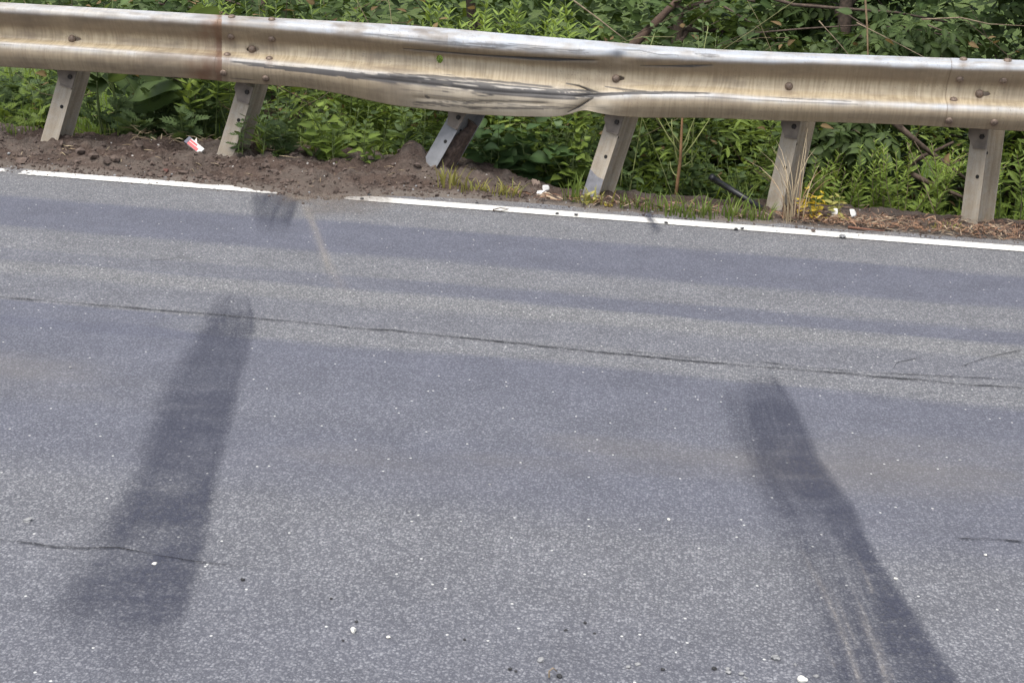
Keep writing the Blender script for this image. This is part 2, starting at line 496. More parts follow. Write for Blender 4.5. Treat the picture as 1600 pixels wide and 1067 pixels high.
# ------------------------------------------------------------------ films on the road
def film(name, rows, fn, z=.004, nu=160, nv=60, label=None, cat='skid mark', kind=None):
    """rows: (py, left px, right px) down the mark; fn(u, v, PX, PY) -> cover, rgb"""
    r = np.array(rows, float)
    py = np.linspace(r[0, 0], r[-1, 0], nu)
    L = np.interp(py, r[:, 0], r[:, 1]); Rr = np.interp(py, r[:, 0], r[:, 2])
    kern = np.ones(9)/9
    pad = lambda a: np.convolve(np.pad(a, 4, mode='edge'), kern, 'valid')
    L, Rr = pad(L), pad(Rr)
    v = np.linspace(-.35, 1.35, nv)
    V = []
    for j in range(nu):
        a = at(L[j], py[j], z=0); b = at(Rr[j], py[j], z=0)
        for t in v: V.append(a+(b-a)*t)
    V = np.array(V); V[:, 2] = z
    i = np.arange(nu*nv).reshape(nu, nv)
    F = np.stack([i[:-1, :-1], i[:-1, 1:], i[1:, 1:], i[1:, :-1]], -1).reshape(-1, 4)
    U, W = np.meshgrid(np.linspace(0, 1, nu), v, indexing='ij')
    PY = np.repeat(py[:, None], nv, 1)
    PX = L[:, None]+(Rr-L)[:, None]*v[None, :]
    cov, rgb = fn(U, W, PX, PY)
    edge = sstep(0, .06, U)*sstep(0, .05, 1-U)*sstep(-.35, -.25, W)*sstep(-.35, -.25, 1-W)
    cov = np.clip(cov*edge, 0, 1)
    cols = np.concatenate([rgb, np.ones(rgb.shape[:2]+(1,))], -1).reshape(-1, 4)
    o = link(name, mesh(name, V, F, M_DECAL, False, {'cover': cov.ravel()}, {'col': cols}))
    return tag(o, label, cat if label else None, None, kind)

RUB = np.array([.034, .038, .062])
def grain_lines(W, PX, PY):
    wob = (vnoise(PY*.012, 3.)-.5)*.05
    return vnoise((W+wob)*17, PY*.003)*.4+vnoise((W+wob)*46, PY*.006+9)*.35+vnoise((W+wob)*95, PY*.012+4)*.25
def skid_left(U, W, PX, PY):
    soft = sstep(-.22, .22, W)*sstep(-.06, .10, 1-W)
    lines = grain_lines(W, PX, PY)
    blot = fbm(PX*.022, PY*.03, 4)
    length = tab([(440, 0), (470, .35), (495, .8), (522, .85), (560, .55), (600, .68), (660, .85), (720, .68), (790, .9), (840, .95), (900, .75), (950, .82), (980, .5), (1005, .2), (1067, .0)])(PY+(vnoise(W*9, 2.)-.5)*46)
    c = soft*length*np.clip(.60*(.66+.66*lines)*(.35+1.3*blot)*(.72+.56*vnoise(PX*.008, PY*.11)), 0, .74)
    trail = tab([(960, 0), (1000, .2), (1067, .16)])(PY)*np.exp(-((W-.45)/.35)**2)*lines*1.2
    return np.maximum(c, trail), np.broadcast_to(RUB, U.shape+(3,))
film('skid_mark', [(440, 350, 392), (457, 350, 390), (490, 322, 400), (514, 318, 400), (540, 302, 392), (575, 275, 383), (632, 250, 369), (683, 236, 358), (734, 217, 342), (788, 190, 334), (843, 158, 322),
                   (883, 130, 312), (926, 107, 303), (972, 99, 284), (1010, 95, 275), (1075, 80, 260)], skid_left, .004, 260, 70,
     'long dark tyre skid mark on the left, crossed by a thin crack')
def skid_right(U, W, PX, PY):
    soft = sstep(-.25, .25, W)*sstep(-.05, .09, 1-W)
    lines = grain_lines(W, PX, PY)
    blot = fbm(PX*.022+9, PY*.03, 4)
    length = tab([(570, 0), (585, .3), (615, .75), (700, .85), (1067, .95)])(PY+(vnoise(W*8, 6.)-.5)*44)
    # right flank stays dark all the way, the left half thins out lower down
    core = tab([(570, .5), (650, .5), (760, .62), (850, .80), (950, .85), (1067, .76)])(PY)
    wide = tab([(570, .5), (760, .45), (860, .20), (960, .25), (1067, .42)])(PY)
    flank = np.exp(-((W-core)/wide)**4)
    leftp = tab([(570, .9), (760, .85), (830, .7), (900, .62), (970, .75), (1067, .85)])(PY)
    c = soft*length*np.maximum(flank, leftp*(.2+1.2*lines))*np.clip(.64*(.62+.75*lines)*(.38+1.25*blot)*(.72+.56*vnoise(PX*.008+3, PY*.11)), 0, .76)
    rgb = np.empty(U.shape+(3,)); rgb[:] = RUB
    bright = np.zeros_like(U)
    for pts, wd, k in (([(1245, 850), (1270, 895), (1290, 930), (1310, 975), (1330, 1030), (1345, 1075)], 4.5, .42),
                       ([(1335, 940), (1350, 975), (1370, 1020), (1388, 1075)], 4.5, .5), ([(1275, 990), (1302, 1040)], 2.5, .45), ([(1290, 905), (1312, 950), (1338, 1010)], 2.2, .35), ([(1320, 900), (1345, 950), (1362, 990)], 2.2, .35), ([(1352, 965), (1372, 1005), (1395, 1060)], 2, .35),
                       ([(1330, 858), (1352, 900), (1362, 925)], 2, .4)):
        a = np.array(pts, float)
        cx = np.interp(PY, a[:, 1], a[:, 0]); on = (PY > a[0, 1]-8)*(PY < a[-1, 1]+4)
        fade = sstep(a[0, 1]-8, a[0, 1]+70, PY)
        br = (np.exp(-((PX-cx)/(wd*1.5))**2)*.55+.45*np.exp(-((PX-cx)/(wd*.5))**2))*on*k*fade*(.05+1.2*vnoise(PX*.6, PY*.3))
        bright = np.maximum(bright, br)
    mixf = np.clip(bright*1.6, 0, 1)[..., None]
    rgb = rgb*(1-mixf)+np.array([.48, .43, .37])*mixf
    return np.maximum(c*(1-np.clip(bright*1.4, 0, 1)), bright*.9), rgb
film('skid_mark', [(570, 1160, 1210), (592, 1146, 1215), (619, 1150, 1238), (666, 1160, 1264), (717, 1170, 1282), (754, 1184, 1310), (788, 1202, 1335), (827, 1226, 1350), (861, 1234, 1367), (912, 1258, 1398), (962, 1272, 1432),
                   (1013, 1278, 1463), (1064, 1290, 1499), (1085, 1296, 1512)], skid_right, .004, 260, 90,
     'dark tyre skid mark on the right with pale scratches inside it')
def lobe(U, W, PX, PY):
    l = vnoise(W*7, PY*.01)*.6+vnoise(W*22, PY*.02)*.4
    return .34*np.exp(-((W-.5)/.35)**2)*sstep(0, .3, U)*sstep(0, .5, 1-U)*(.3+l), np.broadcast_to(RUB, U.shape+(3,))
film('tyre_scuff', [(590, 1112, 1148), (640, 1124, 1160), (720, 1150, 1180)], lobe, .004, 70, 30, 'faint grey tyre scuff at the upper left of the scratched skid mark', 'tyre scuff')
def blot(U, W, PX, PY):
    l = vnoise(W*9+PY*.04, PY*.03)
    return .78*sstep(-.08, .12, W)*sstep(-.08, .1, 1-W)*(.35+.55*l)*sstep(0, .15, U)*sstep(0, .55, 1-U), np.broadcast_to(RUB, U.shape+(3,))
film('tyre_scuff', [(299, 395, 466), (320, 394, 465), (345, 398, 455), (372, 402, 450)], blot, .0045, 70, 50, 'dark smudge of tyre rubber ending at the soil covered gap in the white line', 'tyre scuff')
film('tyre_scuff', [(330, 1002, 1022), (345, 1008, 1024), (356, 1014, 1032), (370, 1018, 1034)], lambda U, W, PX, PY: (.8*np.exp(-((W-.5)/.4)**2)*sstep(0, .25, U)*sstep(0, .3, 1-U)*(.45+.6*vnoise(W*8, PY*.2)), np.broadcast_to(RUB, U.shape+(3,))),
     .009, 40, 24, 'small dark rubber smudge crossing the white line below the orange stemmed sapling', 'tyre scuff')
def pale(U, W, PX, PY):
    return .26*np.exp(-((W-.5)/.45)**2)*sstep(0, .1, U)*sstep(0, .5, 1-U)*(.5+.6*vnoise(W*3, PY*.08)), np.broadcast_to(np.array([.42, .37, .31]), U.shape+(3,))
film('dust_streak', [(312, 464, 480), (345, 480, 494), (380, 492, 506), (420, 506, 524), (455, 524, 548), (480, 545, 600)], pale, .004, 90, 24, 'curved pale dust streak on the asphalt beside the dark rubber smudge', 'dust streak')
def dustfan(U, W, PX, PY):
    n = fbm(PX*.03, PY*.09, 4)
    return np.clip(.75*sstep(-.3, .2, W)*sstep(-.3, .2, 1-W)*sstep(0, .1, U)*sstep(0, .8, 1-U)*(n*1.6-.25), 0, 1), np.broadcast_to(np.array([.19, .155, .125]), U.shape+(3,))
film('dust_patch', [(296, 430, 600), (312, 450, 600), (330, 470, 590), (352, 480, 560)], dustfan, .0085, 60, 120, 'thin brown soil dust spread over the gap in the white line', 'dust patch')
def dustleft(U, W, PX, PY):
    n = fbm(PX*.02, PY*.12, 4)
    return np.clip(.8*sstep(0, .3, U)*sstep(0, .4, 1-U)*(n*1.7-.35), 0, 1), np.broadcast_to(np.array([.21, .18, .15]), U.shape+(3,))

def crack(pts, wid, name='crack', gaps=0.0, seed=0):
    """an open crack: dark filled groove with broken, ragged edges"""
    a = np.array(pts, float)
    n = int(abs(a[-1, 0]-a[0, 0])/2.2)+8
    t = np.linspace(0, 1, n)
    s = np.linspace(0, 1, len(a))
    px = np.interp(t, s, a[:, 0]); py = np.interp(t, s, a[:, 1])
    V = []; cov = []
    for j in range(n):
        p = at(px[j], py[j], z=0)
        k = p[0]*1.0+seed
        p[1] += (vnoise(k*7, seed+.5)-.5)*.022+(vnoise(k*38, seed+3.5)-.5)*.010
        wv = wid*(.35+1.2*vnoise(k*14, seed+7.))*(1 if .03 < t[j] < .97 else .4)
        V += [(p[0], p[1]-wv*1.2, .004), (p[0], p[1]-wv*.5, .004), (p[0], p[1]+wv*.5, .004), (p[0], p[1]+wv*1.2, .004)]
        g = float(np.clip((vnoise(k*6, seed+11.)-gaps)/.15+.6, .12, 1))*(.68+.5*vnoise(k*30, seed+2.))*min(1, 8*t[j], 8*(1-t[j]))
        cov += [0, g, g, 0]
    i = np.arange(n*4).reshape(n, 4)
    F = np.stack([i[:-1, :-1], i[1:, :-1], i[1:, 1:], i[:-1, 1:]], -1).reshape(-1, 4)
    col = np.tile(np.array([.012, .012, .014, 1.]), (n*4, 1))
    o = link(name, mesh(name, V, F, M_DECAL, False, {'cover': np.array(cov)*.85}, {'col': col}))
    return tag(o, kind='structure')
crack([(-300, 445), (0, 466), (300, 490), (600, 517), (800, 537), (1000, 557), (1200, 575), (1600, 608), (1900, 632)], .0055, seed=1)
crack([(955, 548), (1060, 558), (1180, 567)], .0025, gaps=.5, seed=2)
crack([(1160, 563), (1320, 581), (1600, 596)], .003, gaps=.35, seed=22)
crack([(-40, 838), (0, 842), (95, 858), (185, 857), (245, 868), (310, 880), (440, 890)], .0034, gaps=.02, seed=3)
crack([(1490, 841), (1540, 842), (1620, 848)], .0035, gaps=.45, seed=4)
crack([(1395, 578), (1402, 568), (1440, 560)], .0035, gaps=.15, seed=5)
crack([(1500, 575), (1540, 560), (1600, 546)], .0042, gaps=.15, seed=6)
crack([(180, 415), (230, 408), (300, 403), (330, 392)], .0035, gaps=.5, seed=8)

# ------------------------------------------------------------------ the guardrail
rail = empty('guardrail', (0, 7.13, 0), 'dented galvanised guardrail with tan dirt and black scrapes along the road edge', 'guardrail')
TILT = math.radians(17)
def wprofile():
    h = [(.156, .030), (.150, .036), (.135, .060), (.122, .076), (.110, .0825), (.097, .0835), (.085, .0815), (.074, .073), (.06, .052), (.045, .028), (.033, .011), (.02, .002), (0, 0)]
    pts = [(z, d) for z, d in h]+[(-z, d) for z, d in h[::-1][1:]]
    a = np.array(pts); s = np.concatenate([[0], np.cumsum(np.hypot(*np.diff(a, axis=0).T))])
    t = np.linspace(0, s[-1], 132)
    z = np.interp(t, s, a[:, 0]); d = np.interp(t, s, a[:, 1])
    ker = np.array([1, 2, 3, 2, 1])/9
    for _ in range(1):
        z2 = np.convolve(z, ker, 'same'); d2 = np.convolve(d, ker, 'same')
        z[2:-2] = z2[2:-2]; d[2:-2] = d2[2:-2]
    return z, d, t
PZ, PD, PS = wprofile()
T_top = smooth_tab([(-900, -42), (0, 6), (345, 26), (600, 40), (700, 47), (800, 56), (900, 64), (960, 69), (990, 72), (1100, 79), (1200, 83.5), (1300, 87), (1480, 93.5), (1600, 97), (2200, 112)], 25)
T_up = smooth_tab([(-900, -29), (0, 21), (345, 43), (500, 55), (600, 66), (700, 74), (860, 88), (960, 92), (1100, 98), (1300, 103), (1480, 111), (1600, 114), (2200, 130)], 30)
T_val = smooth_tab([(-900, 11), (0, 56), (115, 62), (392, 78), (687, 95), (964, 124), (1233, 135), (1532, 148), (1600, 151), (2200, 170)], 60)
T_low = smooth_tab([(-900, 20), (0, 67), (345, 91), (450, 100), (600, 115), (700, 126), (800, 137), (880, 145), (925, 151), (1000, 146), (1110, 148), (1200, 155), (1340, 160), (1470, 166), (1600, 171), (2200, 190)], 16)
T_bot = smooth_tab([(-900, 50), (0, 102), (145, 110.5), (320, 122), (350, 125), (477, 135), (528, 144), (568, 153), (616, 163), (689, 171), (740, 177), (800, 180), (865, 181), (890, 177), (908, 171), (928, 174), (960, 179), (1010, 182), (1100, 182), (1236, 187), (1400, 192), (1500, 197.5), (1600, 203), (2200, 225)], 10)
low_depth = smooth_tab([(-900, 1), (420, 1), (560, .92), (700, .8), (850, .62), (900, .42), (925, .22), (945, .45), (1000, .85), (1080, 1), (2200, 1)], 14)
up_depth = smooth_tab([(-900, 1), (600, 1), (720, 1.06), (850, 1.08), (930, 1.0), (965, .86), (1000, 1.0), (2200, 1)], 20)
back_off = smooth_tab([(-900, 0), (400, 0), (800, .05), (960, .05), (1250, .01), (1500, 0), (2200, 0)], 90)

def rail_surface(Xs, lift=0.0):
    """world positions (stations x profile) of the rail front face"""
    nX = len(Xs); nP = len(PZ)
    c, s = math.cos(TILT), math.sin(TILT)
    pv, _ = proj(np.stack([Xs, Xs*0+7.13, Xs*0+.63], -1))
    out = np.zeros((nX, nP, 3))
    keys = [(.150, .036, T_top), (.078, .078, T_up), (0, 0, T_val), (-.078, .078, T_low), (-.150, .036, T_bot)]
    kz = np.array([k[0] for k in keys])[::-1]
    dl = low_depth(pv); du = up_depth(pv)
    K = np.zeros((nX, 5))
    off = back_off(pv)
    for q, (z, d, T) in enumerate(keys):
        dd = d*(dl if z < 0 else du)
        Y = 7.13+off+z*s-dd*c
        Z = np.full(nX, .63)+z*c+dd*s
        for _ in range(8):
            P = np.stack([Xs, Y, Z], -1)
            x, y = proj(P)
            Z = Z+(y-T(x))/FPX*np.linalg.norm(P-_o, axis=1)
        K[:, q] = Z-(z*c+dd*s)                       # offset of this key level from nominal
    for j in range(nP):
        z, d = PZ[j], PD[j]
        f = (sstep(0, .07, abs(z)))
        dd = d*(1+((dl if z < 0 else du)-1)*f)
        off_z = np.array([np.interp(z, kz, K[i, ::-1]) for i in range(nX)])
        out[:, j, 0] = Xs+.0*z
        out[:, j, 1] = 7.13+off+z*s-dd*c
        out[:, j, 2] = z*c+dd*s+off_z
    # creases pressed into the sheet, found along lines of the struck face
    xx, yy = proj(out.reshape(-1, 3)); xx = xx.reshape(nX, nP); yy = yy.reshape(nX, nP)
    for pts, dep, wd in (([(620, 75), (690, 81), (760, 86.5), (830, 91), (870, 93), (940, 95)], .013, 2.2), ([(995, 102), (1040, 103), (1120, 101.5)], .008, 2),
                         ([(560, 121), (700, 136), (800, 146), (900, 151), (960, 148), (1115, 148)], .005, 1.6), ([(880, 131), (905, 136), (928, 147)], .010, 2), ([(944, 136), (975, 141), (1012, 145)], .007, 2),
                         ([(640, 152), (740, 160), (860, 163)], .006, 3), ([(884, 177), (905, 167), (930, 152)], .014, 2.2), ([(600, 118), (680, 122), (800, 131), (865, 137)], -.005, 2.5)):
        a = np.array(pts, float)
        e = np.exp(-((yy-np.interp(xx, a[:, 0], a[:, 1]))/wd)**2)*sstep(a[0, 0], a[0, 0]+25, xx)*sstep(a[-1, 0], a[-1, 0]-15, xx)
        out[:, :, 1] += dep*e
    # small buckles in the struck stretch
    PXg = pv[:, None]
    amp = (sstep(480, 700, PXg)*sstep(1080, 950, PXg))
    nz = (fbm(PXg*.012, PS[None, :]*9+3, 3)-.5)
    dent = amp*nz*.022*sstep(.0, .06, np.abs(PZ))[None, :]
    # a sharp pocket where the lower wave folded
    pocket = .030*np.exp(-((PXg-922-(PZ[None, :]+.11)*90)/15)**2)*np.exp(-((PZ[None, :]+.12)/.05)**2)
    pocket = pocket+.016*np.exp(-((PXg-966)/16)**2)*np.exp(-((PZ[None, :]-.085)/.03)**2)
    ridge = -.012*np.exp(-((PXg-890-(PZ[None, :]+.11)*160)/22)**2)*np.exp(-((PZ[None, :]+.12)/.05)**2)
    gen = (fbm(PXg*.006, PS[None, :]*5+40, 3)-.5)*.006
    out[:, :, 1] += dent+pocket+ridge+gen
    if lift: out[:, :, 1] -= lift; out[:, :, 2] += lift*.25
    return out

def poly_paint(PX, PY, pts, streak=0.0, soft=.8, su=.013, sv=1.0, seed=0.):
    """pts: (x, y, half thickness); cover of a stroke running along x"""
    a = np.array(pts, float)
    cy = np.interp(PX, a[:, 0], a[:, 1]); hw = np.interp(PX, a[:, 0], a[:, 2])
    on = (PX > a[0, 0])*(PX < a[-1, 0])
    e = np.clip((hw-np.abs(PY-cy))/soft+.5, 0, 1)*on
    if streak:
        n = vnoise(PX*su+seed, (PY-cy)*sv+seed*3)*.65+vnoise(PX*su*3+seed, (PY-cy)*sv*2+9)*.35
        e = e*np.clip((n-streak)/.13+.5, 0, 1)
    return e

def rail_colours(P, end0):
    Xs = P[:, 0, 0]
    x, y = proj(P.reshape(-1, 3)); PX = x.reshape(P.shape[:2]); PY = y.reshape(P.shape[:2])
    v = np.broadcast_to(PZ[None, :], PX.shape)
    Xg = P[:, :, 0]
    sg = np.broadcast_to(PS[None, :], PX.shape)
    tan = np.array([.32, .256, .166]); tanl = np.array([.44, .365, .25]); galv = np.array([.385, .41, .445]); brown = np.array([.175, .13, .085])
    # drip streaks run down the face
    curve = (vnoise(Xg*3, sg*6+5)-.5)*.03
    drip = vnoise((Xg+curve)*110, sg*6)*.45+vnoise((Xg+curve)*210+7, sg*12+3)*.5+vnoise(Xg*35, sg*3)*.05
    mott = fbm(Xg*14, sg*40, 4)
    big = fbm(Xg*2.4, sg*9, 4)
    f = np.clip((drip-.30)/.34, 0, 1)[..., None]*(.45+.75*big)[..., None]
    c = tan*(1-f)+tanl*f
    # brown film plus painted shade below the upper wave and on the lower face
    film_shade = (sstep(.02, .05, v)*sstep(.098, .088, v)*.78+sstep(-.093, -.100, v)*.55)*(.5+.9*big)
    c = c*(1-np.clip(film_shade, 0, .85)[..., None])+brown*np.clip(film_shade, 0, .85)[..., None]
    # washed, barer zinc on the top of the upper wave and thinly on the lower crest
    bare = sstep(.078, .098, v+(big-.5)*.02)*tab([(-900, .6), (0, .62), (345, .78), (700, .95), (2200, .95)])(PX)
    bare = np.maximum(bare, .85*np.exp(-((v+.082)/.014)**2)*(.5+.7*big)*tab([(-900, .7), (345, .8), (700, 1.1), (2200, .9)])(PX))
    bare = np.clip(bare*(.62+.8*(mott-.15)), 0, 1)[..., None]
    c = c*(1-bare)+galv*bare
    gr = np.clip((fbm(Xg*5+31, sg*13, 5)-.50)/.16, 0, 1)*.42*(PX < 700)+np.clip((fbm(Xg*9+3, sg*20, 5)-.53)/.14, 0, 1)*.30
    gr = np.maximum(gr, .5*(vnoise(Xg*230, sg*230) > .86)*(fbm(Xg*6, sg*12+8, 3) > .5))[..., None]
    c = c*(1-gr)+np.array([.15, .115, .082])*gr
    # struck area: scoured pale
    sc = sstep(560, 720, PX)*sstep(985, 930, PX)*sstep(-.045, -.075, v)*.65
    sc = np.clip(sc*(.45+fbm(PX*.02, PY*.25, 3)), 0, 1)[..., None]
    c = c*(1-sc)+np.array([.46, .405, .32])*sc
    # rust stain beside the left splice
    rs = np.exp(-((PX-331)/14)**2)*np.exp(-((PY-42)/12)**2)*.85+np.exp(-((PX-343)/5)**2)*.85
    rs = rs+np.exp(-((PX-318)/24)**2)*.45*sstep(-.08, -.12, v)+.32*sstep(270, 335, PX)*(PX < 350)*(v < .06)
    rs = np.clip(rs*(-.05+1.9*fbm(Xg*22, sg*22+6, 4)), 0, .9)*(PX < 347)
    rs = rs[..., None]
    c = c*(1-rs)+(np.array([.10, .055, .04])*big[..., None]+np.array([.22, .12, .06])*(1-big[..., None]))*rs
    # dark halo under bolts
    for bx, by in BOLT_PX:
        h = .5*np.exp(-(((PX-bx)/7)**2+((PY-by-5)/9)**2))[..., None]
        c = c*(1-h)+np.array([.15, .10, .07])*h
    blk = np.zeros_like(PX)
    for q in range(16):
        x0 = 560+rng.random()*330; L_ = 40+rng.random()*150; yy = 117+(x0-560)*.085+rng.random()*(14+(x0-560)*.10)
        if yy > T_bot(x0)-6: continue
        blk = np.maximum(blk, (.2+.3*rng.random())*poly_paint(PX, PY, [(x0, yy, .3), (x0+L_*.5, yy+L_*.05, .5+.9*rng.random()), (x0+L_, yy+L_*.09, .3)], streak=.3, seed=q*3.1))
    def add(k, *a, **kw):
        nonlocal blk
        blk = np.maximum(blk, k*poly_paint(PX, PY, *a, **kw))
    def streaks(pts, strength, seed, lo=.60, gain=.30):
        nonlocal blk
        a = np.array(pts, float)
        cy = np.interp(PX, a[:, 0], a[:, 1]); hw = np.interp(PX, a[:, 0], a[:, 2]); dy = PY-cy
        on = sstep(a[0, 0], a[0, 0]+12, PX)*sstep(a[-1, 0], a[-1, 0]-12, PX)
        pr = np.clip(1-np.abs(dy)/hw, 0, 1)
        n = .45*vnoise(PX*.007+seed, dy*.42+seed*2)+.35*vnoise(PX*.018+seed, dy*1.0+9)+.2*vnoise(PX*.07+seed, dy*1.5+4)
        blk = np.maximum(blk, strength*on*(pr > 0)*np.clip((n-(lo-gain*np.sqrt(pr)))/.07, 0, 1))
    streaks([(356, 97, 2), (450, 107, 4), (560, 118, 7), (640, 127, 10), (720, 135, 13), (800, 142, 14), (870, 147, 10), (930, 149, 6), (1000, 146, 3), (1115, 147, 2)], .9, 1.3)
    streaks([(420, 104, 1.5), (500, 112, 4), (600, 123, 6), (700, 134, 7), (800, 145, 6), (880, 150, 5), (960, 148, 3), (1050, 146, 2.2), (1115, 147, 1)], .93, 6.1, .58, .42)
    streaks([(640, 160, 3), (740, 166, 6), (870, 170, 5), (900, 168, 2)], .7, 3.7, .66, .25)
    streaks([(560, 52, 2), (690, 65, 5), (800, 74, 6), (920, 83, 4)], .6, 8.2, .68, .25)
    streaks([(630, 117, 2), (700, 122, 5), (800, 130, 6), (870, 138, 3)], .8, 5.5, .64, .25)
    add(.85, [(590, 116, .8), (680, 120, 2), (735, 126, 2), (800, 131, 2), (862, 136, .8)], streak=.42, seed=2.)
    add(.95, [(630, 75.5, .5), (690, 81, 1.2), (760, 86.5, 1.4), (830, 91, 2.6), (870, 92.5, 3), (930, 94, .7)], seed=3.)  # shadow line under the upper crest's overhanging fold, painted black
    add(.9, [(1000, 102.5, .5), (1040, 103, 1.4), (1080, 103, 2.2), (1113, 101.5, .8)], streak=.15, seed=5.)
    add(.75, [(655, 161, .6), (740, 168, 1.5), (850, 171, 1)], streak=.35, seed=6.)
    add(.7, [(660, 160, .5), (780, 157, 1.1), (856, 160, .7)], streak=.3, seed=7.)
    add(.8, [(884, 131, 1), (905, 135, 2), (925, 142, 2), (940, 147, 1)], streak=.2, seed=8.)
    add(.8, [(945, 136, 1), (975, 141, 1.8), (1010, 144, 1)], streak=.25, seed=9.)
    add(.55, [(570, 54, .5), (690, 66, 2), (800, 74, 3), (900, 82, 2.2), (920, 83, .5)], streak=.52, seed=10.)
    add(.6, [(960, 78, 1), (1000, 80, 3), (1030, 86, 2.2), (1060, 87, .7)], streak=.5, seed=11.)
    add(.6, [(1085, 85, .8), (1110, 88, 3), (1125, 88, 1)], streak=.42, seed=12.)
    add(.6, [(1085, 151, .6), (1200, 158, 1.1), (1340, 164, .8)], streak=.25, seed=13.)
    add(.7, [(1195, 151.5, 1), (1260, 155, 2), (1330, 160, .8)], streak=.55, seed=14.)
    add(.5, [(0, 69.5, .5), (90, 76, .9), (270, 90, .5)], streak=.45, seed=15.)
    add(.85, [(886, 175.5, .6), (905, 167, 2.2), (928, 153, 1.6)], streak=.15, seed=16.)
    add(.6, [(360, 122, .5), (380, 123.5, 1.3), (398, 125, .5)], streak=.2, seed=17.)
    add(.75, [(664, 150, 1), (668, 152, 2.6), (672, 153, 1)], seed=18.)
    smudge = np.exp(-((PX-965)/9)**2-((PY-86)/8)**2)*.75
    blk = np.clip(np.maximum(blk, smudge*(.5+.6*big)), 0, 1)[..., None]
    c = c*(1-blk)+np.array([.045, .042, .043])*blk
    if end0 is not None:                                # dirt line at the visible panel end
        e = np.exp(-((Xg-end0)/.004)**2)[..., None]*.5
        c = c*(1-e)+np.array([.12, .08, .05])*e
    met = np.clip(bare*.12, 0, .4)[..., 0]*(1-blk[..., 0])
    return c, met, PX, PY

BOLT_PX = [(362, 28), (425, 32), (361, 57), (425, 61), (355, 87), (421, 93), (349, 114), (416, 122),
           (1505, 94.5), (1574, 96.5), (1499, 124), (1568, 126), (1490, 157), (1483, 188), (1553, 191),
           (113, 61.5), (394, 77), (963, 123.5), (1233, 135.5), (1530, 147.5)]
SLOTS = [(117, 61.5, 10, 3.6), (395, 77.5, 9.5, 4.5), (967, 123, 9, 3.8), (1538, 147, 9, 4), (687, 92.5, 5, 7)]
SP1 = at(346, 72, Y=7.13)[0]; SP2 = at(1478, 140, Y=7.13)[0]
fine = np.arange(-3.95, 2.1, .004)
def stations(a, b):
    s = np.concatenate([np.arange(-14, -3.95, .06), fine, np.arange(2.12, 12, .06)])
    s = s[(s > a) & (s < b)]
    return np.concatenate([[a], s, [b]])
panels = []
for (a, b, lift, lab, e0) in ((-14, SP1+.33, 0, 'far left rail length, tan with a rusty brown stain at its end', None),
                              (SP1, SP2+.33, .004, 'middle rail length, crushed and scraped black along its lower wave', SP1),
                              (SP2, 12, .008, 'right rail length, undamaged and lapped over the crushed one', SP2)):
    Xs = stations(a, b)
    P = rail_surface(Xs, lift)
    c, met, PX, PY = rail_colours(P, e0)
    nX, nP = P.shape[:2]
    i = np.arange(nX*nP).reshape(nX, nP)
    F = np.stack([i[:-1, :-1], i[:-1, 1:], i[1:, 1:], i[1:, :-1]], -1).reshape(-1, 4)
    fx = PX.ravel()[F].mean(1); fy = PY.ravel()[F].mean(1)
    keep = np.ones(len(F), bool)
    for (sx, sy, rx, ry) in SLOTS: keep &= (((fx-sx)/rx)**2+((fy-sy)/ry)**2) > 1
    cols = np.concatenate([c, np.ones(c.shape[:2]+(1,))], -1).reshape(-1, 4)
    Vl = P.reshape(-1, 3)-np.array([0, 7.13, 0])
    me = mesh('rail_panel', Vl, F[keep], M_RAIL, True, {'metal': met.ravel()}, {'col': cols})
    o = link('rail_panel', me, rail); tag(o, lab)
    so_ = o.modifiers.new('thickness', 'SOLIDIFY'); so_.thickness = .003; so_.offset = 1
    panels.append((o, P, PX, PY, a, b))

bm_ = MB()                                             # button head on a flat washer, axis +Z
def lathe(mb, prof, n=14):
    V = []; F = []
    for r, z in prof:
        for k in range(n): V.append((r*math.cos(2*math.pi*k/n), r*math.sin(2*math.pi*k/n), z))
    for i in range(len(prof)-1):
        for k in range(n): F.append((i*n+k, i*n+(k+1) % n, (i+1)*n+(k+1) % n, (i+1)*n+k))
    F.append(tuple((len(prof)-1)*n+k for k in range(n)))
    return mb.add(V, F)
ME_BOLT = lathe(bm_, [(.0195, -.006), (.0195, .003), (.0175, .008), (.012, .0125), (.005, .0145)]).mesh('splice_bolt', M_BOLT, True)
ME_POSTBOLT = lathe(MB(), [(.021, -.006), (.021, .004), (.018, .011), (.012, .016), (.004, .018)]).mesh('post_bolt', M_BOLT, True)
ME_BRBOLT = lathe(MB(), [(.014, -.004), (.014, .007), (.012, .008)], 6).mesh('bracket_bolt', plain('black_steel', (.035, .03, .027), .6, .3, 60, .4))
def rail_hit(px, py):
    best = None
    for (o, P, PX, PY, a, b) in panels[::-1]:
        d = (PX-px)**2+(PY-py)**2
        k = np.unravel_index(np.argmin(d), d.shape)
        if best is None or d[k] < best[0]-6: best = (d[k], o, P, k)
    _, o, P, (i, j) = best
    i = min(max(i, 2), P.shape[0]-3); j = min(max(j, 1), P.shape[1]-2)
    tx = Vector(P[i+2, j]-P[i-2, j]).normalized(); tz = Vector(P[i, j-1]-P[i, j+1]).normalized()
    n = tx.cross(tz).normalized()
    if n.y > 0: n = -n
    return o, Vector(P[i, j]), n
for k, (bx, by) in enumerate(BOLT_PX):
    o, p, n = rail_hit(bx, by)
    M = Matrix.Translation(p-Vector((0, 7.13, 0))+n*.001)@n.to_track_quat('Z', 'Y').to_matrix().to_4x4()@Matrix.Rotation(R.random()*6, 4, 'Z')
    link('splice_bolt' if k < 15 else 'post_bolt', ME_BOLT if k < 15 else ME_POSTBOLT, o, M)

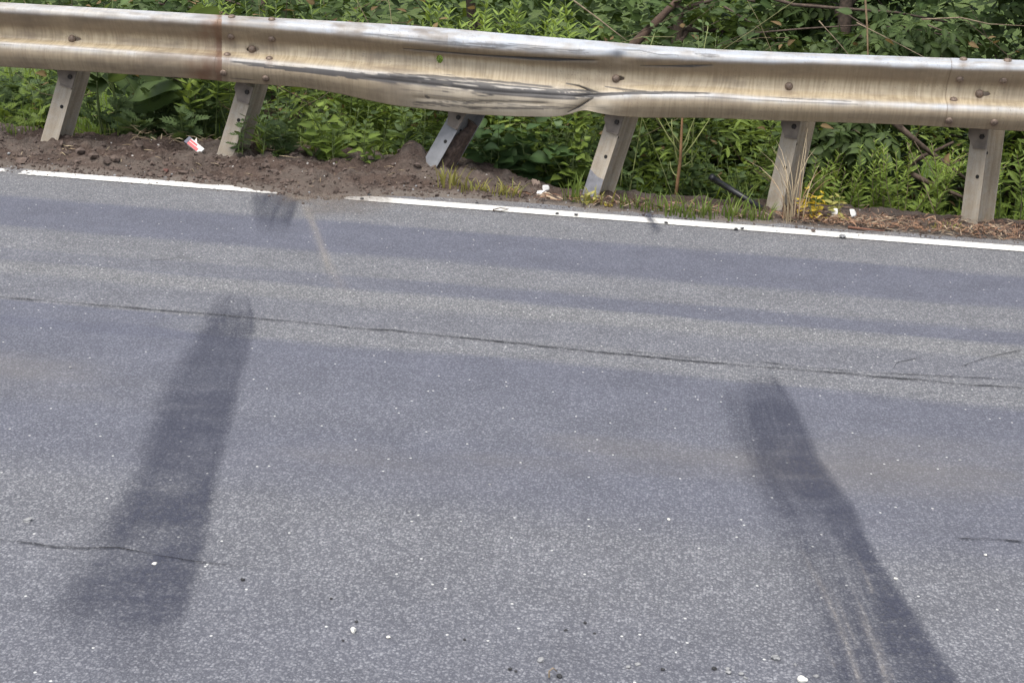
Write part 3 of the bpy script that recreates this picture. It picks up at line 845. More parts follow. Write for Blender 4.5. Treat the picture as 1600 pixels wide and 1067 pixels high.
# posts: rolled steel I sections, twisted and leaning
HW, DP, TF = .05, .15, .006
def ibeam_poly():
    w2, d, t = HW, DP, TF
    return [(-w2, 0), (w2, 0), (w2, t), (t/2, t), (t/2, d-t), (w2, d-t), (w2, d), (-w2, d), (-w2, d-t), (-t/2, d-t), (-t/2, t), (-w2, t)]
POSTS = [((76, 223), (107, 112), 6, 'leaning post nearest the left end, standing in the soil', 0.0),
         ((352, 241), (384, 136), 13, 'leaning post beside the red and white packet', 0.0),
         ((666, 266), (717, 176), 34, 'badly bent post with soil packed in its channel', .0),
         ((921, 309), (962, 183), 29, 'leaning post with a grey stain at its foot', 0.0),
         ((1206, 338), (1238, 190), 35, 'post behind the tall dry grass and yellow weed', 0.0),
         ((1513, 351), (1531, 206), 43, 'nearly upright post in the reddish litter', 0.0)]
extra = [(-4.45, -4.38, 3), (-5.4, -5.33, 0), (2.36, 2.37, 40), (3.3, 3.32, 20)]
post_frames = []
def make_post(base, top, tw, label=None):
    base = Vector(base); top = Vector(top)
    ax = (top-base).normalized()
    rear = Vector((math.sin(math.radians(tw)), math.cos(math.radians(tw)), 0))
    rear = (rear-ax*rear.dot(ax)).normalized()
    side = rear.cross(ax).normalized()
    M = Matrix(((side.x, rear.x, ax.x, base.x), (side.y, rear.y, ax.y, base.y-7.13), (side.z, rear.z, ax.z, base.z), (0, 0, 0, 1)))
    L = (top-base).length
    Lt = L*(.64-base.z)/max(.05, top.z-base.z)
    m = MB(); m.prism(ibeam_poly(), -.25, Lt)
    o = m.build('post', M_POST, rail, M=M)
    b = o.modifiers.new('bevel', 'BEVEL'); b.width = .0018; b.segments = 2
    if label: tag(o, label)
    if label and 'bent' in label: o.data.materials[0] = M_GALV
    # blockout bracket on the front flange, chamfered at its lower left corner
    zb = L-.085
    br = MB()
    br.prism([(-.06, zb+.06), (-.02, zb), (.052, zb), (.052, Lt), (-.055, Lt)], 0, .008, Matrix(((1, 0, 0, 0), (0, 0, -1, -.0025), (0, 1, 0, 0), (0, 0, 0, 1))))
    br.prism([(-.018, zb-.003), (.052, zb-.003), (.052, zb+.004), (-.021, zb+.004)], .0005, .016, Matrix(((1, 0, 0, 0), (0, 0, -1, -.0025), (0, 1, 0, 0), (0, 0, 0, 1))))
    br.box((-.06, -.10, L+.02), (-.052, -.0025, Lt)); br.box((-.09, -.10, L+.012), (.055, -.0025, L+.0195))
    bo = br.build('bracket', M_STEEL, o)
    bb = bo.modifiers.new('bevel', 'BEVEL'); bb.width = .0012; bb.segments = 1
    bk = link('bracket_bolt', ME_BRBOLT, o, Matrix.Translation((.024, -.0105, zb+.06))@Matrix.Rotation(math.pi/2, 4, 'X'))
    bk.data.materials[0] if bk.data.materials else None
    hole = lathe(MB(), [(.0105, 0), (.0105, .0008)], 12).build('bolt_hole', M_DARKHOLE, o, M=Matrix.Translation((.018, -.0005, max(.08, L*.52)))@Matrix.Rotation(math.pi/2, 4, 'X'))
    h2 = lathe(MB(), [(.008, 0), (.008, .0008)], 10).build('bolt_hole', M_DARKHOLE, o, M=Matrix.Translation((TF/2+.0005, .085, L*.78))@Matrix.Rotation(math.pi/2, 4, 'Y'))
    return o, M, L
for (b, t, tw, lab, _) in POSTS:
    B = at(*b, Y=7.13); Tp = at(*t, Y=7.215)
    post_frames.append(make_post(B, Tp, tw, lab))
for xb, xt, tw in extra:
    make_post((xb, 7.13, float(ground_z(xb, 7.1))), (xt, 7.215, .44), tw)
M_MUD = plain('damp_soil', (.085, .058, .046), .95, .5, 45, bump=.8)
# soil packed in the channel of the bent post
po, pM, pL = post_frames[2]
V = []; nzt, nxt = 40, 12
for i in range(nzt):
    t = i/(nzt-1); z = -.03+t*(pL*1.08)
    edge = .006+.085*t+.012*math.sin(9*t)+.008*math.sin(23*t)
    for j in range(nxt):
        s = j/(nxt-1)
        y = edge+s*(DP-TF-.001-edge)
        hgt = .006+.046*min(1, 5*s)*(1-.2*t)+.012*(fbm(t*14, s*9+2, 3)-.3)
        V.append((TF/2-.002+max(.0, hgt)*(1 if 0 < i < nzt-1 else .1), y+(.006*vnoise(t*30, 3.) if j == 0 else 0), z))
i = np.arange(nzt*nxt).reshape(nzt, nxt)
F = np.stack([i[:-1, :-1], i[:-1, 1:], i[1:, 1:], i[1:, :-1]], -1).reshape(-1, 4)
link('packed_soil', mesh('packed_soil', V, F, M_MUD, False), po)
# grey stain patch at the foot of the fourth post: bare zinc where dirt was scraped off
po4, pM4, pL4 = post_frames[3]
st = MB(); st.prism([(-.0485, -.05), (.0485, -.05), (.0485, .115), (.01, .118), (-.02, .13), (-.0485, .145)], 0, .0008, Matrix(((1, 0, 0, 0), (0, 0, -1, -.0003), (0, 1, 0, 0), (0, 0, 0, 1))))
st.build('bare_patch', plain('scraped_grey', (.20, .20, .215), .6, .25, 30, .2), po4)

# ------------------------------------------------------------------ loose soil, litter
def gz(x, y): return float(ground_z(x, y)+soil_rough(x, y))
def scatter_blobs(name, n, fn, mat, smin, smax, flat=.7, power=2.5):
    base = [np.array(blob(1, 1, 1, flat, .5, s, 1)[0]) for s in range(6)]
    Fb = np.array(blob(1, 1, 1, flat, .5, 0, 1)[1])
    VV = []; FF = []; T = []; o = 0
    for k in range(n):
        x, y = fn()
        s = smin+(smax-smin)*rng.random()**power
        a = rng.random()*6.28; ca, sa = math.cos(a), math.sin(a)
        b = base[k % 6]*s*np.array([1, .6+.4*rng.random(), 1])
        b = np.stack([b[:, 0]*ca-b[:, 1]*sa, b[:, 0]*sa+b[:, 1]*ca, b[:, 2]], -1)
        zz = max(gz(x, y), 0.0 if y < 6.74 else -9)
        VV.append(b+np.array([x, y, zz+s*flat*.35])); FF.append(Fb+o); o += len(b); T.append(np.full(len(b), rng.random()))
    return tag(link(name, mesh(name, np.concatenate(VV), np.concatenate(FF), mat, False, {'tint': np.concatenate(T)})), kind='stuff')
def on_berm():
    x = rng.uniform(-4.1, -.75); return x, float(edgeB(x))+abs(rng.normal())*.28+.0
scatter_blobs('soil_clods', 3200, on_berm, M_CLOD, .002, .016, .7, 3)
def on_crest():
    x = rng.uniform(-4.1, -.95); return x, float(edgeB(x))+.1+abs(rng.normal())*.25
scatter_blobs('soil_lumps', 90, on_crest, M_CLOD, .012, .034, .6, 2)
def on_edge():
    x = rng.uniform(-4.1, 2.0); return x, float(edgeB(x))+rng.normal()*.045-.02
scatter_blobs('edge_crumbs', 500, on_edge, M_CLOD, .002, .009)
def on_edge2():
    x = rng.uniform(-4.1, 2.0); return x, float(edgeB(x))+rng.normal()*.10+.04
scatter_blobs('gravel', 220, on_edge2, M_GSTONE, .003, .010)

def chips(name, n, fn, mat, lmin, lmax, lift=.02, wid=.18):
    V = []; F = []; T = []
    for k in range(n):
        x, y = fn(); L = rng.uniform(lmin, lmax); a = rng.random()*math.pi; e = rng.normal()*.25
        z = max(gz(x, y), 0.002 if y < 6.74 else -9)+rng.random()*lift+.003
        d = np.array([math.cos(a), math.sin(a)*.8, e])*L/2; s = np.array([-math.sin(a), math.cos(a), rng.normal()*.5])*L*wid/2
        c = np.array([x, y, z+abs(d[2])]); bow = np.array([0, 0, L*.1*rng.random()])
        o = len(V); V += [c-d-s*.4, c-d+s*.4, c-s+bow, c+s+bow, c+d-s*.3, c+d+s*.3]
        F += [(o, o+1, o+3, o+2), (o+2, o+3, o+5, o+4)]; T += [rng.random()]*6
    return tag(link(name, mesh(name, V, F, mat, False, {'tint': T})), kind='stuff')
def litmat(name, stops):
    k = N(name); c = k.ramp(k.attr('tint').outputs['Fac'], stops)
    n = k.noise(k.pos(), 60, 3)
    c = k.mix(1.0, c, k.ramp(n, [(.3, .7), (.7, 1.2)]), 'MULTIPLY')
    k.l(c, k.b.inputs['Base Color']); k.set(Roughness=.85); return k.m
M_HAYSTEM = litmat('dead_stems', [(0, (.05, .035, .025)), (.5, (.13, .09, .055)), (.8, (.24, .18, .11)), (1, (.16, .18, .06))])
M_CHIPS = litmat('litter_chips', [(0, (.06, .035, .025)), (.35, (.16, .085, .05)), (.6, (.27, .15, .085)), (.85, (.22, .16, .11)), (1, (.42, .33, .22))])
M_HAY = litmat('hay', [(0, (.12, .085, .05)), (.5, (.27, .2, .12)), (1, (.42, .34, .21))])
def lit_right():
    x = rng.uniform(.55, 2.1); return x, 6.74+abs(rng.normal())*.17
chips('leaf_litter', 2600, lit_right, M_CHIPS, .010, .055, .022, .14)
def lit_mid():
    x = rng.uniform(-.95, .6); return x, float(edgeB(x))+.03+abs(rng.normal())*.12
chips('plant_litter', 420, lit_mid, M_CHIPS, .012, .06, .02)
def lit_left():
    x = rng.uniform(-4.1, -.8); return x, float(edgeB(x))+.12+abs(rng.normal())*.35
chips('straw_bits', 240, lit_left, M_HAY, .01, .06, .02, .06)
chips('root_tangle', 60, lambda: (rng.normal(-3.05, .18), rng.normal(7.32, .06)), M_HAY, .04, .13, .05, .05)
chips('dead_grass', 120, lambda: (rng.normal(-2.35, .14), rng.normal(7.28, .06)), M_HAY, .04, .13, .04, .05)

# ------------------------------------------------------------------ stones, clods, litter on the road
def stone(px, py, wpx, mat, label, group=None, name='stone', cat='stone', flat=.65, z=0.0, seed=None):
    p = at(px, py, z=z)
    d = np.linalg.norm(p-_o); r = wpx/2/FPX*d
    V, F = blob(r, 1, .85, flat, .35, seed if seed is not None else int(px*7+py), 2)
    zmin = min(v[2] for v in V)
    o = link(name, mesh(name, V, F, mat, False))
    o.location = (p[0], p[1], z-zmin*.85)
    return tag(o, label, cat, group)
stone(552, 988, 12, M_WSTONE, 'white stone on the asphalt, largest of the pale ones at the bottom middle', flat=.8)
stone(607, 996, 6, M_WSTONE, 'tiny white stone just right of the largest white stone')
stone(241, 882, 10, M_WSTONE, 'flat white stone lying on the left skid mark below the crack', flat=.4)
stone(43, 814, 11, M_GSTONE, 'grey stone near the left edge above the lower crack', flat=.5)
stone(380, 907, 7, M_DSTONE, 'dark crumb right of the left skid mark below the crack end', name='asphalt_crumb', cat='crumb')
stone(846, 1033, 11, M_GSTONE, 'grey pitted stone at the bottom middle beside a curled twig')
stone(1211, 1030, 12, M_GSTONE, 'round pale grey stone left of the scratched skid mark')
stone(1254, 1066, 17, M_WSTONE, 'pale stone half cut off by the bottom edge of the view')
stone(1275, 1057, 8, M_GSTONE, 'small grey stone touching the foot of the scratched skid mark', flat=.5)
stone(981, 1043, 9, M_GSTONE, 'flat grey stone in the pair at the bottom, left one', flat=.45)
stone(996, 1038, 9, M_GSTONE, 'flat grey stone in the pair at the bottom, right one', flat=.45)
for px, py, wp in ((517, 936, 5), (874, 1058, 9), (797, 1046, 6), (806, 1049, 5), (914, 974, 6), (929, 990, 5), (884, 985, 5), (1036, 1047, 7), (557, 972, 5), (726, 1000, 5), (1116, 1046, 8), (536, 1001, 4)):
    stone(px, py, wp, M_DSTONE, 'dark crumb of asphalt scattered near the bottom of the road', 'dark asphalt crumbs on the road', 'asphalt_crumb', 'crumb')
for px, py, wp in ((1137, 1046, 7), (1138, 1052, 7), (1158, 1054, 7), (1165, 1060, 6), (1243, 1039, 5)):
    stone(px, py, wp, M_GSTONE, 'grey pebble in the small cluster left of the scratched skid mark', 'grey pebbles near the bottom edge', 'pebble', 'pebble')
CHIP_AT = {(765, 757): 'in the middle of the dark strip', (1040, 640): 'on the dark strip left of the scratched skid mark', (110, 575): 'on the dark strip left of the long skid mark', (1500, 720): 'on the dark strip at the right edge', (640, 800): 'between the skid marks above the white stones', (1400, 905): 'just right of the scratched skid mark', (1540, 868): 'below the short crack at the right edge', (1045, 812): 'left of the scratches in the right skid mark'}
for px, py, wp in ((765, 757, 4), (1040, 640, 4), (110, 575, 4), (1500, 720, 4), (640, 800, 4), (1400, 905, 5), (1540, 868, 5), (1045, 812, 5)):
    stone(px, py, wp, M_WSTONE if wp > 4 else M_GSTONE, 'tiny loose chip of stone '+CHIP_AT[(px, py)], 'tiny stone chips on the road', 'stone_chip', 'stone chip')
stone(1317, 371, 11, M_GSTONE, 'grey brown lump lying on the white line near the yellow weed', z=.006, flat=.5)
stone(1271, 362, 9, M_CLOD, 'brown crumb on the shoulder side of the white line below the dry grass', name='soil_clod', cat='clod', z=.006, flat=.5)
stone(258, 271, 13, plain('red_brown_clod', (.10, .045, .035), .95, .3, 40, bump=.6), 'reddish brown clod on the shoulder beside the white line', name='soil_clod', cat='clod', z=.004)
stone(304, 279, 8, M_CLOD, 'small dark clod on the shoulder right of the reddish one', name='soil_clod', cat='clod', z=.004)
for px, py in ((870, 335), (900, 337), (1040, 349), (1150, 359), (1160, 358), (566, 312), (577, 306), (745, 318)):
    stone(px, py, 6, M_DSTONE, 'dark speck of soil lying along the white line', 'soil specks on the white line', 'soil_speck', 'soil speck', z=.005, flat=.5)
# twigs
def twig(name, pts, r, mat, label, cat='twig', zoff=None, n=6):
    b = np.array(pts[0])
    o = empty(name, b, label, cat)
    m = MB(); m.tube([np.array(p)-b for p in pts], [r*(1-.5*i/(len(pts)-1)) for i in range(len(pts))], n)
    m.build('stem', mat, o, True)
    return o
def gpath(pp, z=.008): return [at(x, y, z=z+dz) for x, y, dz in pp]
twig('twig', gpath([(770, 328, .002), (782, 325, .012), (795, 327, .003), (783, 330, .0), (770, 329, .001)]), .003, M_BARK, 'bent dark twig lying on the white line in the middle')
twig('twig', gpath([(858, 1058, 0), (858, 1048, .01), (864, 1043, .02), (870, 1048, .004)], .004), .0022, M_TWIG, 'curled dry twig standing on the road by the pitted stone')
twig('stick', [at(1350, 352, z=.01), at(1372, 346, z=.03), at(1400, 341, z=.03)], .006, M_TWIG, 'pale broken stick at the front of the reddish litter', 'stick')
twig('stick', [at(1325, 355, z=.01), at(1360, 359, z=.012), at(1382, 361, z=.01)], .007, plain('red_bark', (.17, .08, .05), .85, .3, 30), 'reddish brown stick flat on the litter edge', 'stick')
# arching dry stems across the middle shoulder
def arch(a, b, h, r, mat, label, name='dry_stem', cat='dry stem'):
    a = np.array(a); b = np.array(b)
    pts = [a+(b-a)*t+np.array([0, 0, h*4*t*(1-t)]) for t in np.linspace(0, 1, 9)]
    return twig(name, pts, r, mat, label, cat)
arch(at(668, 292, z=-.01), at(760, 283, z=-.02), .05, .0035, M_STRAW, 'dry stem arching over the small grass tuft at the bent post')
arch(at(700, 276, z=.0), at(800, 270, z=-.02), .02, .0035, M_TWIG, 'grey dead stem lying behind the small grass tuft')
arch(at(770, 284, z=-.02), at(815, 268, z=-.01), .03, .003, M_TWIG, 'short dead stem beside the brown bark scrap')
# bark scrap and white scraps
m = MB(); m.box((-.022, -.035, 0), (.022, .035, .012)); o = m.build('bark_scrap', plain('pale_bark', (.27, .2, .16), .85, .25, 25, bump=.4)); o.location = at(838, 290, z=.0); o.rotation_euler = (.5, .3, .6)
tag(o, 'brown scrap of bark leaning over white scraps behind the line', 'bark scrap')
def scrap(px, py, w, h, label, z=0.01, rot=(0.4, .2, .3)):
    V = []; F = []; n = 5
    for i in range(n):
        for j in range(n):
            u, v = i/(n-1)-.5, j/(n-1)-.5
            V.append((u*w*(1-.3*abs(v)), v*h*(1-.25*u), .18*w*math.sin(3*u+2*v)+.1*w*(u*u)))
    ii = np.arange(n*n).reshape(n, n)
    F = np.stack([ii[:-1, :-1], ii[1:, :-1], ii[1:, 1:], ii[:-1, 1:]], -1).reshape(-1, 4)
    o = link('plastic_scrap', mesh('plastic_scrap', V, F, M_WPLASTIC, True))
    s = o.modifiers.new('t', 'SOLIDIFY'); s.thickness = .002
    p = at(px, py, z=z); o.location = p; o.rotation_euler = rot
    return tag(o, label, 'plastic scrap')
scrap(846, 301, .05, .02, 'white torn plastic scrap below the brown bark piece')
scrap(853, 294, .035, .03, 'small white scrap touching the right side of the bark piece', .02, (1, 0, .5))
scrap(1333, 333, .03, .04, 'white plastic scrap standing right of the yellow weed', .03, (.9, .1, .7))
scrap(1304, 332, .035, .04, 'white plastic scrap half hidden by the yellow weed leaves', .03, (1.0, -.2, -.3))
# packet
pk = at(304, 228, Y=7.06)
root = empty('packet', pk, 'small red, white and navy packet lying on the soil by a post', 'packet')
ax_ = Vector((.13, -.03, -.08)).normalized(); nn = Vector((.25, -.75, .6)); nn = (nn-ax_*nn.dot(ax_)).normalized(); ay_ = nn.cross(ax_)
Mx = Matrix(((ax_.x, ay_.x, nn.x, 0), (ax_.y, ay_.y, nn.y, 0), (ax_.z, ay_.z, nn.z, 0), (0, 0, 0, 1)))@Matrix.Scale(.78, 4)
m = MB(); m.box((-.07, -.026, -.011), (.07, .026, .009)); b0 = m.build('carton', M_WPLASTIC, root, M=Mx)
bv = b0.modifiers.new('b', 'BEVEL'); bv.width = .002
m = MB(); m.box((-.048, -.0245, .0092), (.042, -.002, .0102)); m.box((-.048, .003, .0092), (.016, .017, .0102)); m.build('red_band', M_RED, root, M=Mx)
m = MB(); m.box((-.0725, -.0275, -.0125), (-.049, .0275, .0108)); m.build('navy_end', M_BLUE, root, M=Mx)
m = MB(); m.prism([(-.025, .0262), (.0, .0262), (-.03, .055)], .004, .0055); m.build('torn_flap', M_WPLASTIC, root, M=Mx)
# black pipe
a = np.array(at(1111, 277, Y=7.22)); b = np.array(at(1190, 326, Y=7.04))
pr = empty('pipe', a, 'black plastic pipe slanting down into the grass beside a post', 'pipe')
m = MB(); m.tube([(b-a)*t for t in (0, .5, 1)], .0165, 12); m.build('tube', M_PIPE, pr, True)
m = MB(); m.tube([(b-a)*.0-(b-a)*.01, (b-a)*.07], .0195, 12); m.build('collar', M_PIPE, pr, True)

# ------------------------------------------------------------------ plants
def leaf_shape(kind):
    """returns V, F, rib : unit length along +Y, normal +Z"""
    if kind == 'lance': st = [(0, .01), (.12, .08), (.35, .125), (.6, .10), (.82, .045), (1, .0)]; fold, droop = .35, .25
    elif kind == 'narrow': st = [(0, .01), (.2, .05), (.5, .065), (.8, .035), (1, 0)]; fold, droop = .3, .3
    elif kind == 'heart': st = [(-.06, .12), (.06, .36), (.25, .40), (.5, .30), (.75, .14), (1, 0)]; fold, droop = .18, .25
    elif kind == 'ovate': st = [(0, .02), (.15, .2), (.35, .26), (.6, .19), (.82, .08), (1, 0)]; fold, droop = .25, .3
    elif kind == 'big': st = [(-.08, .2), (.08, .34), (.3, .37), (.55, .31), (.8, .18), (1, .02)]; fold, droop = .15, .3
    V = []; rib = []
    for y, wd in st:
        z = -droop*y*y*.5
        V += [(-wd, y, z+fold*wd), (0, y, z), (wd, y, z+fold*wd)]; rib += [0, 1, 0]
    F = []
    for i in range(len(st)-1):
        a = 3*i
        F += [(a, a+1, a+4, a+3), (a+1, a+2, a+5, a+4)]
    return np.array(V), F, rib
def feather_shape():
    V = []; F = []; rib = []
    def lobe_(p, d, L, wd):
        d = np.array(d)/np.linalg.norm(d); s = np.array([d[1], -d[0], 0])
        o = len(V)
        for q in (p-s*wd*.4, p+s*wd*.4, p+d*L*.5+s*wd, p+d*L*.5-s*wd, p+d*L): V.append(tuple(q))
        rib.extend([1, 1, 0, 0, 0])
        F.append((o, o+1, o+2, o+3)); F.append((o+3, o+2, o+4))
    for t in (.2, .38, .55, .7):
        z = -.25*t*t
        for sg in (-1, 1): lobe_(np.array([0, t, z]), (sg*.9, .65, -.1), .40*(1.05-t*.6), .085)
    lobe_(np.array([0, .7, -.13]), (0, 1, -.2), .32, .06)
    o = len(V); V += [(-.012, 0, 0), (.012, 0, 0), (.012, .75, -.14), (-.012, .75, -.14)]; rib += [1]*4; F.append((o, o+1, o+2, o+3))
    return np.array(V), F, rib
def pinnate_shape():
    V = []; F = []; rib = []
    lv, lf, lr = leaf_shape('ovate')
    def add(M, s):
        o = len(V)
        for v in lv: V.append(tuple(M@Vector(v*s)))
        F.extend(tuple(o+i for i in f) for f in lf); rib.extend(lr)
    for t in (.35, .62):
        for sg in (-1, 1): add(Matrix.Translation((0, t, -.15*t*t))@Matrix.Rotation(-sg*1.05, 4, 'Z')@Matrix.Rotation(-.25, 4, 'X'), .42)
    add(Matrix.Translation((0, .78, -.1))@Matrix.Rotation(-.35, 4, 'X'), .5)
    o = len(V); V.extend([(-.008, 0, 0), (.008, 0, 0), (.008, .8, -.1), (-.008, .8, -.1)]); rib.extend([1]*4); F.append((o, o+1, o+2, o+3))
    return np.array(V), F, rib
SH = {k: leaf_shape(k) for k in ('lance', 'narrow', 'heart', 'ovate', 'big')}
SH['feather'] = feather_shape(); SH['pinnate'] = pinnate_shape()
_lm = {}
def leaf_mesh(kind, mat, var=0):
    key = (kind, mat.name, var)
    if key not in _lm:
        V, F, rib = SH[kind]
        V = V.copy(); rr = np.random.default_rng(var*13+len(kind))
        V[:, 2] += .05*np.sin(V[:, 1]*7+var)*np.abs(V[:, 0])*2; V[:, 0] += .06*(var-1)*V[:, 1]**2
        _lm[key] = mesh('leaf', V, F, mat, True, {'rib': rib, 'tint': np.full(len(V), .2*var)})
    return _lm[key]
def leaf_matrix(p, d, up, size, roll=0.0):
    """leaf pointing along d, its face turned towards up"""
    y = Vector(d).normalized(); z = Vector(up); z = (z-y*z.dot(y))
    z = z.normalized() if z.length > 1e-4 else y.orthogonal().normalized()
    x = y.cross(z)
    M = Matrix(((x.x, y.x, z.x, p[0]), (x.y, y.y, z.y, p[1]), (x.z, y.z, z.z, p[2]), (0, 0, 0, 1)))
    return M@Matrix.Rotation(roll, 4, 'Y')@Matrix.Scale(size, 4)

def plant_plan(h, lean, nst, spec):
    """stems (point lists) and leaf matrices (local to the base)"""
    stems = []; leaves = []
    for s in range(nst):
        az = R.random()*6.28; sp = spec.get('spread', .25)*(R.random() if nst > 1 else .3)
        top = Vector((math.cos(az)*sp*h+lean[0], math.sin(az)*sp*h+lean[1], h*R.uniform(.75, 1)))
        b0 = Vector((R.gauss(0, .02), R.gauss(0, .02), -.04))
        pts = []
        bend = Vector((R.gauss(0, .04), R.gauss(0, .04), 0))*h
        for i in range(7):
            t = i/6; pts.append(b0.lerp(top, t)+bend*math.sin(t*math.pi)+Vector((0, 0, -.15*h*sp*t*t)))
        stems.append(pts)
        gap = spec['gap']; z0 = spec.get('from', .12); t = z0; k = 0
        L = sum((pts[i+1]-pts[i]).length for i in range(6))
        while t < 1.0:
            f = t*6; i = min(5, int(f)); p = pts[i].lerp(pts[i+1], f-i)
            whorl = spec.get('whorl', 1)
            for q in range(whorl):
                a = k*2.4+q*6.283/whorl+R.gauss(0, .3)
                up = spec.get('up', .35)+R.gauss(0, .22)+(.5*max(0, t-.8)/.2)
                d = Vector((math.cos(a), math.sin(a), up))
                size = spec['size']*R.uniform(.7, 1.2)*(1-.45*max(0, t-.6)/.4)*spec.get('taper', lambda t: 1)(t)
                pet = spec.get('petiole', .0)*size
                leaves.append((p+d.normalized()*pet, d, Vector((R.gauss(0, .35), R.gauss(0, .35)-.25, 1)), size, R.gauss(0, .25), p))
            t += gap/L; k += 1
    return stems, leaves

def make_plant(name, loc, h, spec, label, cat='weed', group=None, nst=3, lean=(0, 0), solo=True):
    """a plant: stem part and every leaf a part of its own"""
    root = empty(name, loc, label, cat, group)
    stems, leaves = plant_plan(h, lean, nst, spec)
    m = MB()
    for pts in stems:
        r0 = spec.get('stem_r', .004); m.tube(pts, [r0*(1-.65*i/6) for i in range(7)], 5)
    if spec.get('petiole'):
        for (p, d, up, size, roll, q) in leaves: m.tube([q, p], .0013, 3, cap=False)
    m.build('stem', spec.get('stem_mat', M_STEM), root, True)
    if solo:
        for (p, d, up, size, roll, q) in leaves:
            link('leaf', leaf_mesh(spec['leaf'], spec['mat'], R.randrange(3)), root, leaf_matrix(p, d, up, size, roll))
    else:
        join_leaves('foliage', [(leaf_matrix(p, d, up, size, roll), R.random()) for (p, d, up, size, roll, q) in leaves], spec['leaf'], spec['mat'], root)
    return root
def join_leaves(name, mats, kind, mat, parent=None, stuff=True):
    V, F, rib = SH[kind]
    # triangulate into a uniform quad/tri array
    tri = []
    for f in F:
        for i in range(1, len(f)-1): tri.append((f[0], f[i], f[i+1]))
    tri = np.array(tri)
    Ms = np.array([np.array(m) for m, t in mats]); T = np.array([t for m, t in mats])
    W = np.einsum('nij,vj->nvi', Ms[:, :3, :3], V)+Ms[:, None, :3, 3]
    n, nv = W.shape[:2]
    FF = (tri[None]+(np.arange(n)*nv)[:, None, None]).reshape(-1, 3)
    o = link(name, mesh(name, W.reshape(-1, 3), FF, mat, True, {'tint': np.repeat(T, nv), 'rib': np.tile(np.array(rib, float), n)}), parent)
    if stuff: o['kind'] = 'stuff'
    return o
LANCE = dict(leaf='lance', mat=L_LANCE, size=.115, gap=.030, whorl=1, up=.45, spread=.35, stem_r=.0035)
WHORL = dict(leaf='lance', mat=L_LIGHT, size=.11, gap=.04, whorl=3, up=.55, spread=.30, stem_r=.004)
NARROW = dict(leaf='narrow', mat=L_LANCE, size=.11, gap=.022, whorl=1, up=.6, spread=.4, stem_r=.0035)
HEART = dict(leaf='heart', mat=L_HEART, size=.10, gap=.045, whorl=2, up=.15, spread=.6, petiole=.45, stem_r=.004)
FEATHER = dict(leaf='feather', mat=L_FERN, size=.13, gap=.020, whorl=1, up=.5, spread=.5, stem_r=.004)
OVATE = dict(leaf='ovate', mat=L_FERN, size=.068, gap=.034, whorl=2, up=.3, spread=.5, petiole=.25, stem_r=.0035)
OVATED = dict(leaf='ovate', mat=L_DARK, size=.07, gap=.03, whorl=2, up=.3, spread=.6, petiole=.25, stem_r=.0035)
BOXY = dict(leaf='lance', mat=L_LIGHT, size=.065, gap=.022, whorl=2, up=.7, spread=.55, stem_r=.003, stem_mat=M_TWIG)
BIG = dict(leaf='big', mat=L_BIG, size=.24, gap=.11, whorl=1, up=.55, spread=.45, petiole=.5, stem_r=.008, **{'from': .3})

def on_bank(px, Y):
    """world ground point under picture column px at depth Y"""
    p = at(px, 200, Y=Y); x = p[0]
    return (x, Y, float(ground_z(x, Y))-.01)

def plant_to(name, px, py, Y, spec, label, cat='weed', group=None, nst=3, lean=(0, 0), solo=True):
    loc = on_bank(px, Y)
    x, zt = loc[0], at(px, py, Y=Y)[2]
    return make_plant(name, (x, Y, loc[2]), max(.12, zt-loc[2]), spec, label, cat, group, nst, lean, solo)

# --- plants that stand out one by one
plant_to('broad_leaf_plant', 778, 180, 7.50, dict(HEART, size=.115), 'dark heart shaped leaves on a bushy plant right of the bent post', 'broad leaf plant', nst=5)
plant_to('broad_leaf_plant', 835, 172, 7.62, dict(HEART, size=.12), 'plant with large drooping dark leaves in the middle under the buckled rail', 'broad leaf plant', nst=5)
plant_to('broad_leaf_plant', 888, 178, 7.60, dict(HEART, size=.08, mat=L_LANCE), 'lighter small leaved plant left of the post with the grey foot', 'broad leaf plant', nst=5)
plant_to('broad_leaf_plant', 905, 215, 7.55, dict(HEART, size=.075, mat=L_LANCE), 'low light green plant at the left foot of the post with the grey stain', 'broad leaf plant', nst=4)
plant_to('burdock', 158, 98, 7.6, dict(BIG, size=.15, mat=L_DARK), 'big dark round leaves on a plant just right of the leftmost post', 'burdock', nst=2)
plant_to('burdock', 205, -18, 7.75, dict(BIG, size=.26), 'burdock with big pale leaves rising over the rail at upper left', 'burdock', nst=3)
plant_to('burdock', 262, -10, 7.8, dict(BIG, size=.24), 'burdock with folded leaves right of its bigger neighbour over the rail', 'burdock', nst=2)
for px, py, Y, lab in ((185, 128, 7.75, 'feathery dark weed just right of the big round leaves'), (228, 140, 7.7, 'feathery weed in the middle of the first gap between posts'), (262, 128, 7.72, 'tall feathery weed above the red packet'),
                       (318, 120, 7.8, 'dark feathery weed hanging beside the second leaning post'), (292, 165, 7.55, 'low feathery weed directly behind the packet'), (380, 172, 7.12, 'ragged feathery sprig growing against the second post'),
                       (210, 178, 7.5, 'low feathery weed at the soil edge in the first gap')):
    plant_to('feathery_weed', px, py, Y, dict(FEATHER, size=.075, spread=.2) if 'ragged' in lab else FEATHER, lab, 'weed', nst=2 if 'ragged' in lab else 4)
for px, py, Y, wh in ((24, 130, 7.9, 'tall and near the left edge'), (66, 125, 8.0, 'tall, closest to the leftmost post'), (8, 160, 7.6, 'low, at the very left edge'), (48, 165, 7.6, 'low, closest to the leftmost post')):
    plant_to('feathery_weed', px, py, Y, dict(FEATHER, size=.10, mat=L_LANCE), 'thin feathery weed left of the posts, '+wh, 'weed', 'feathery weeds at the left edge', nst=3)
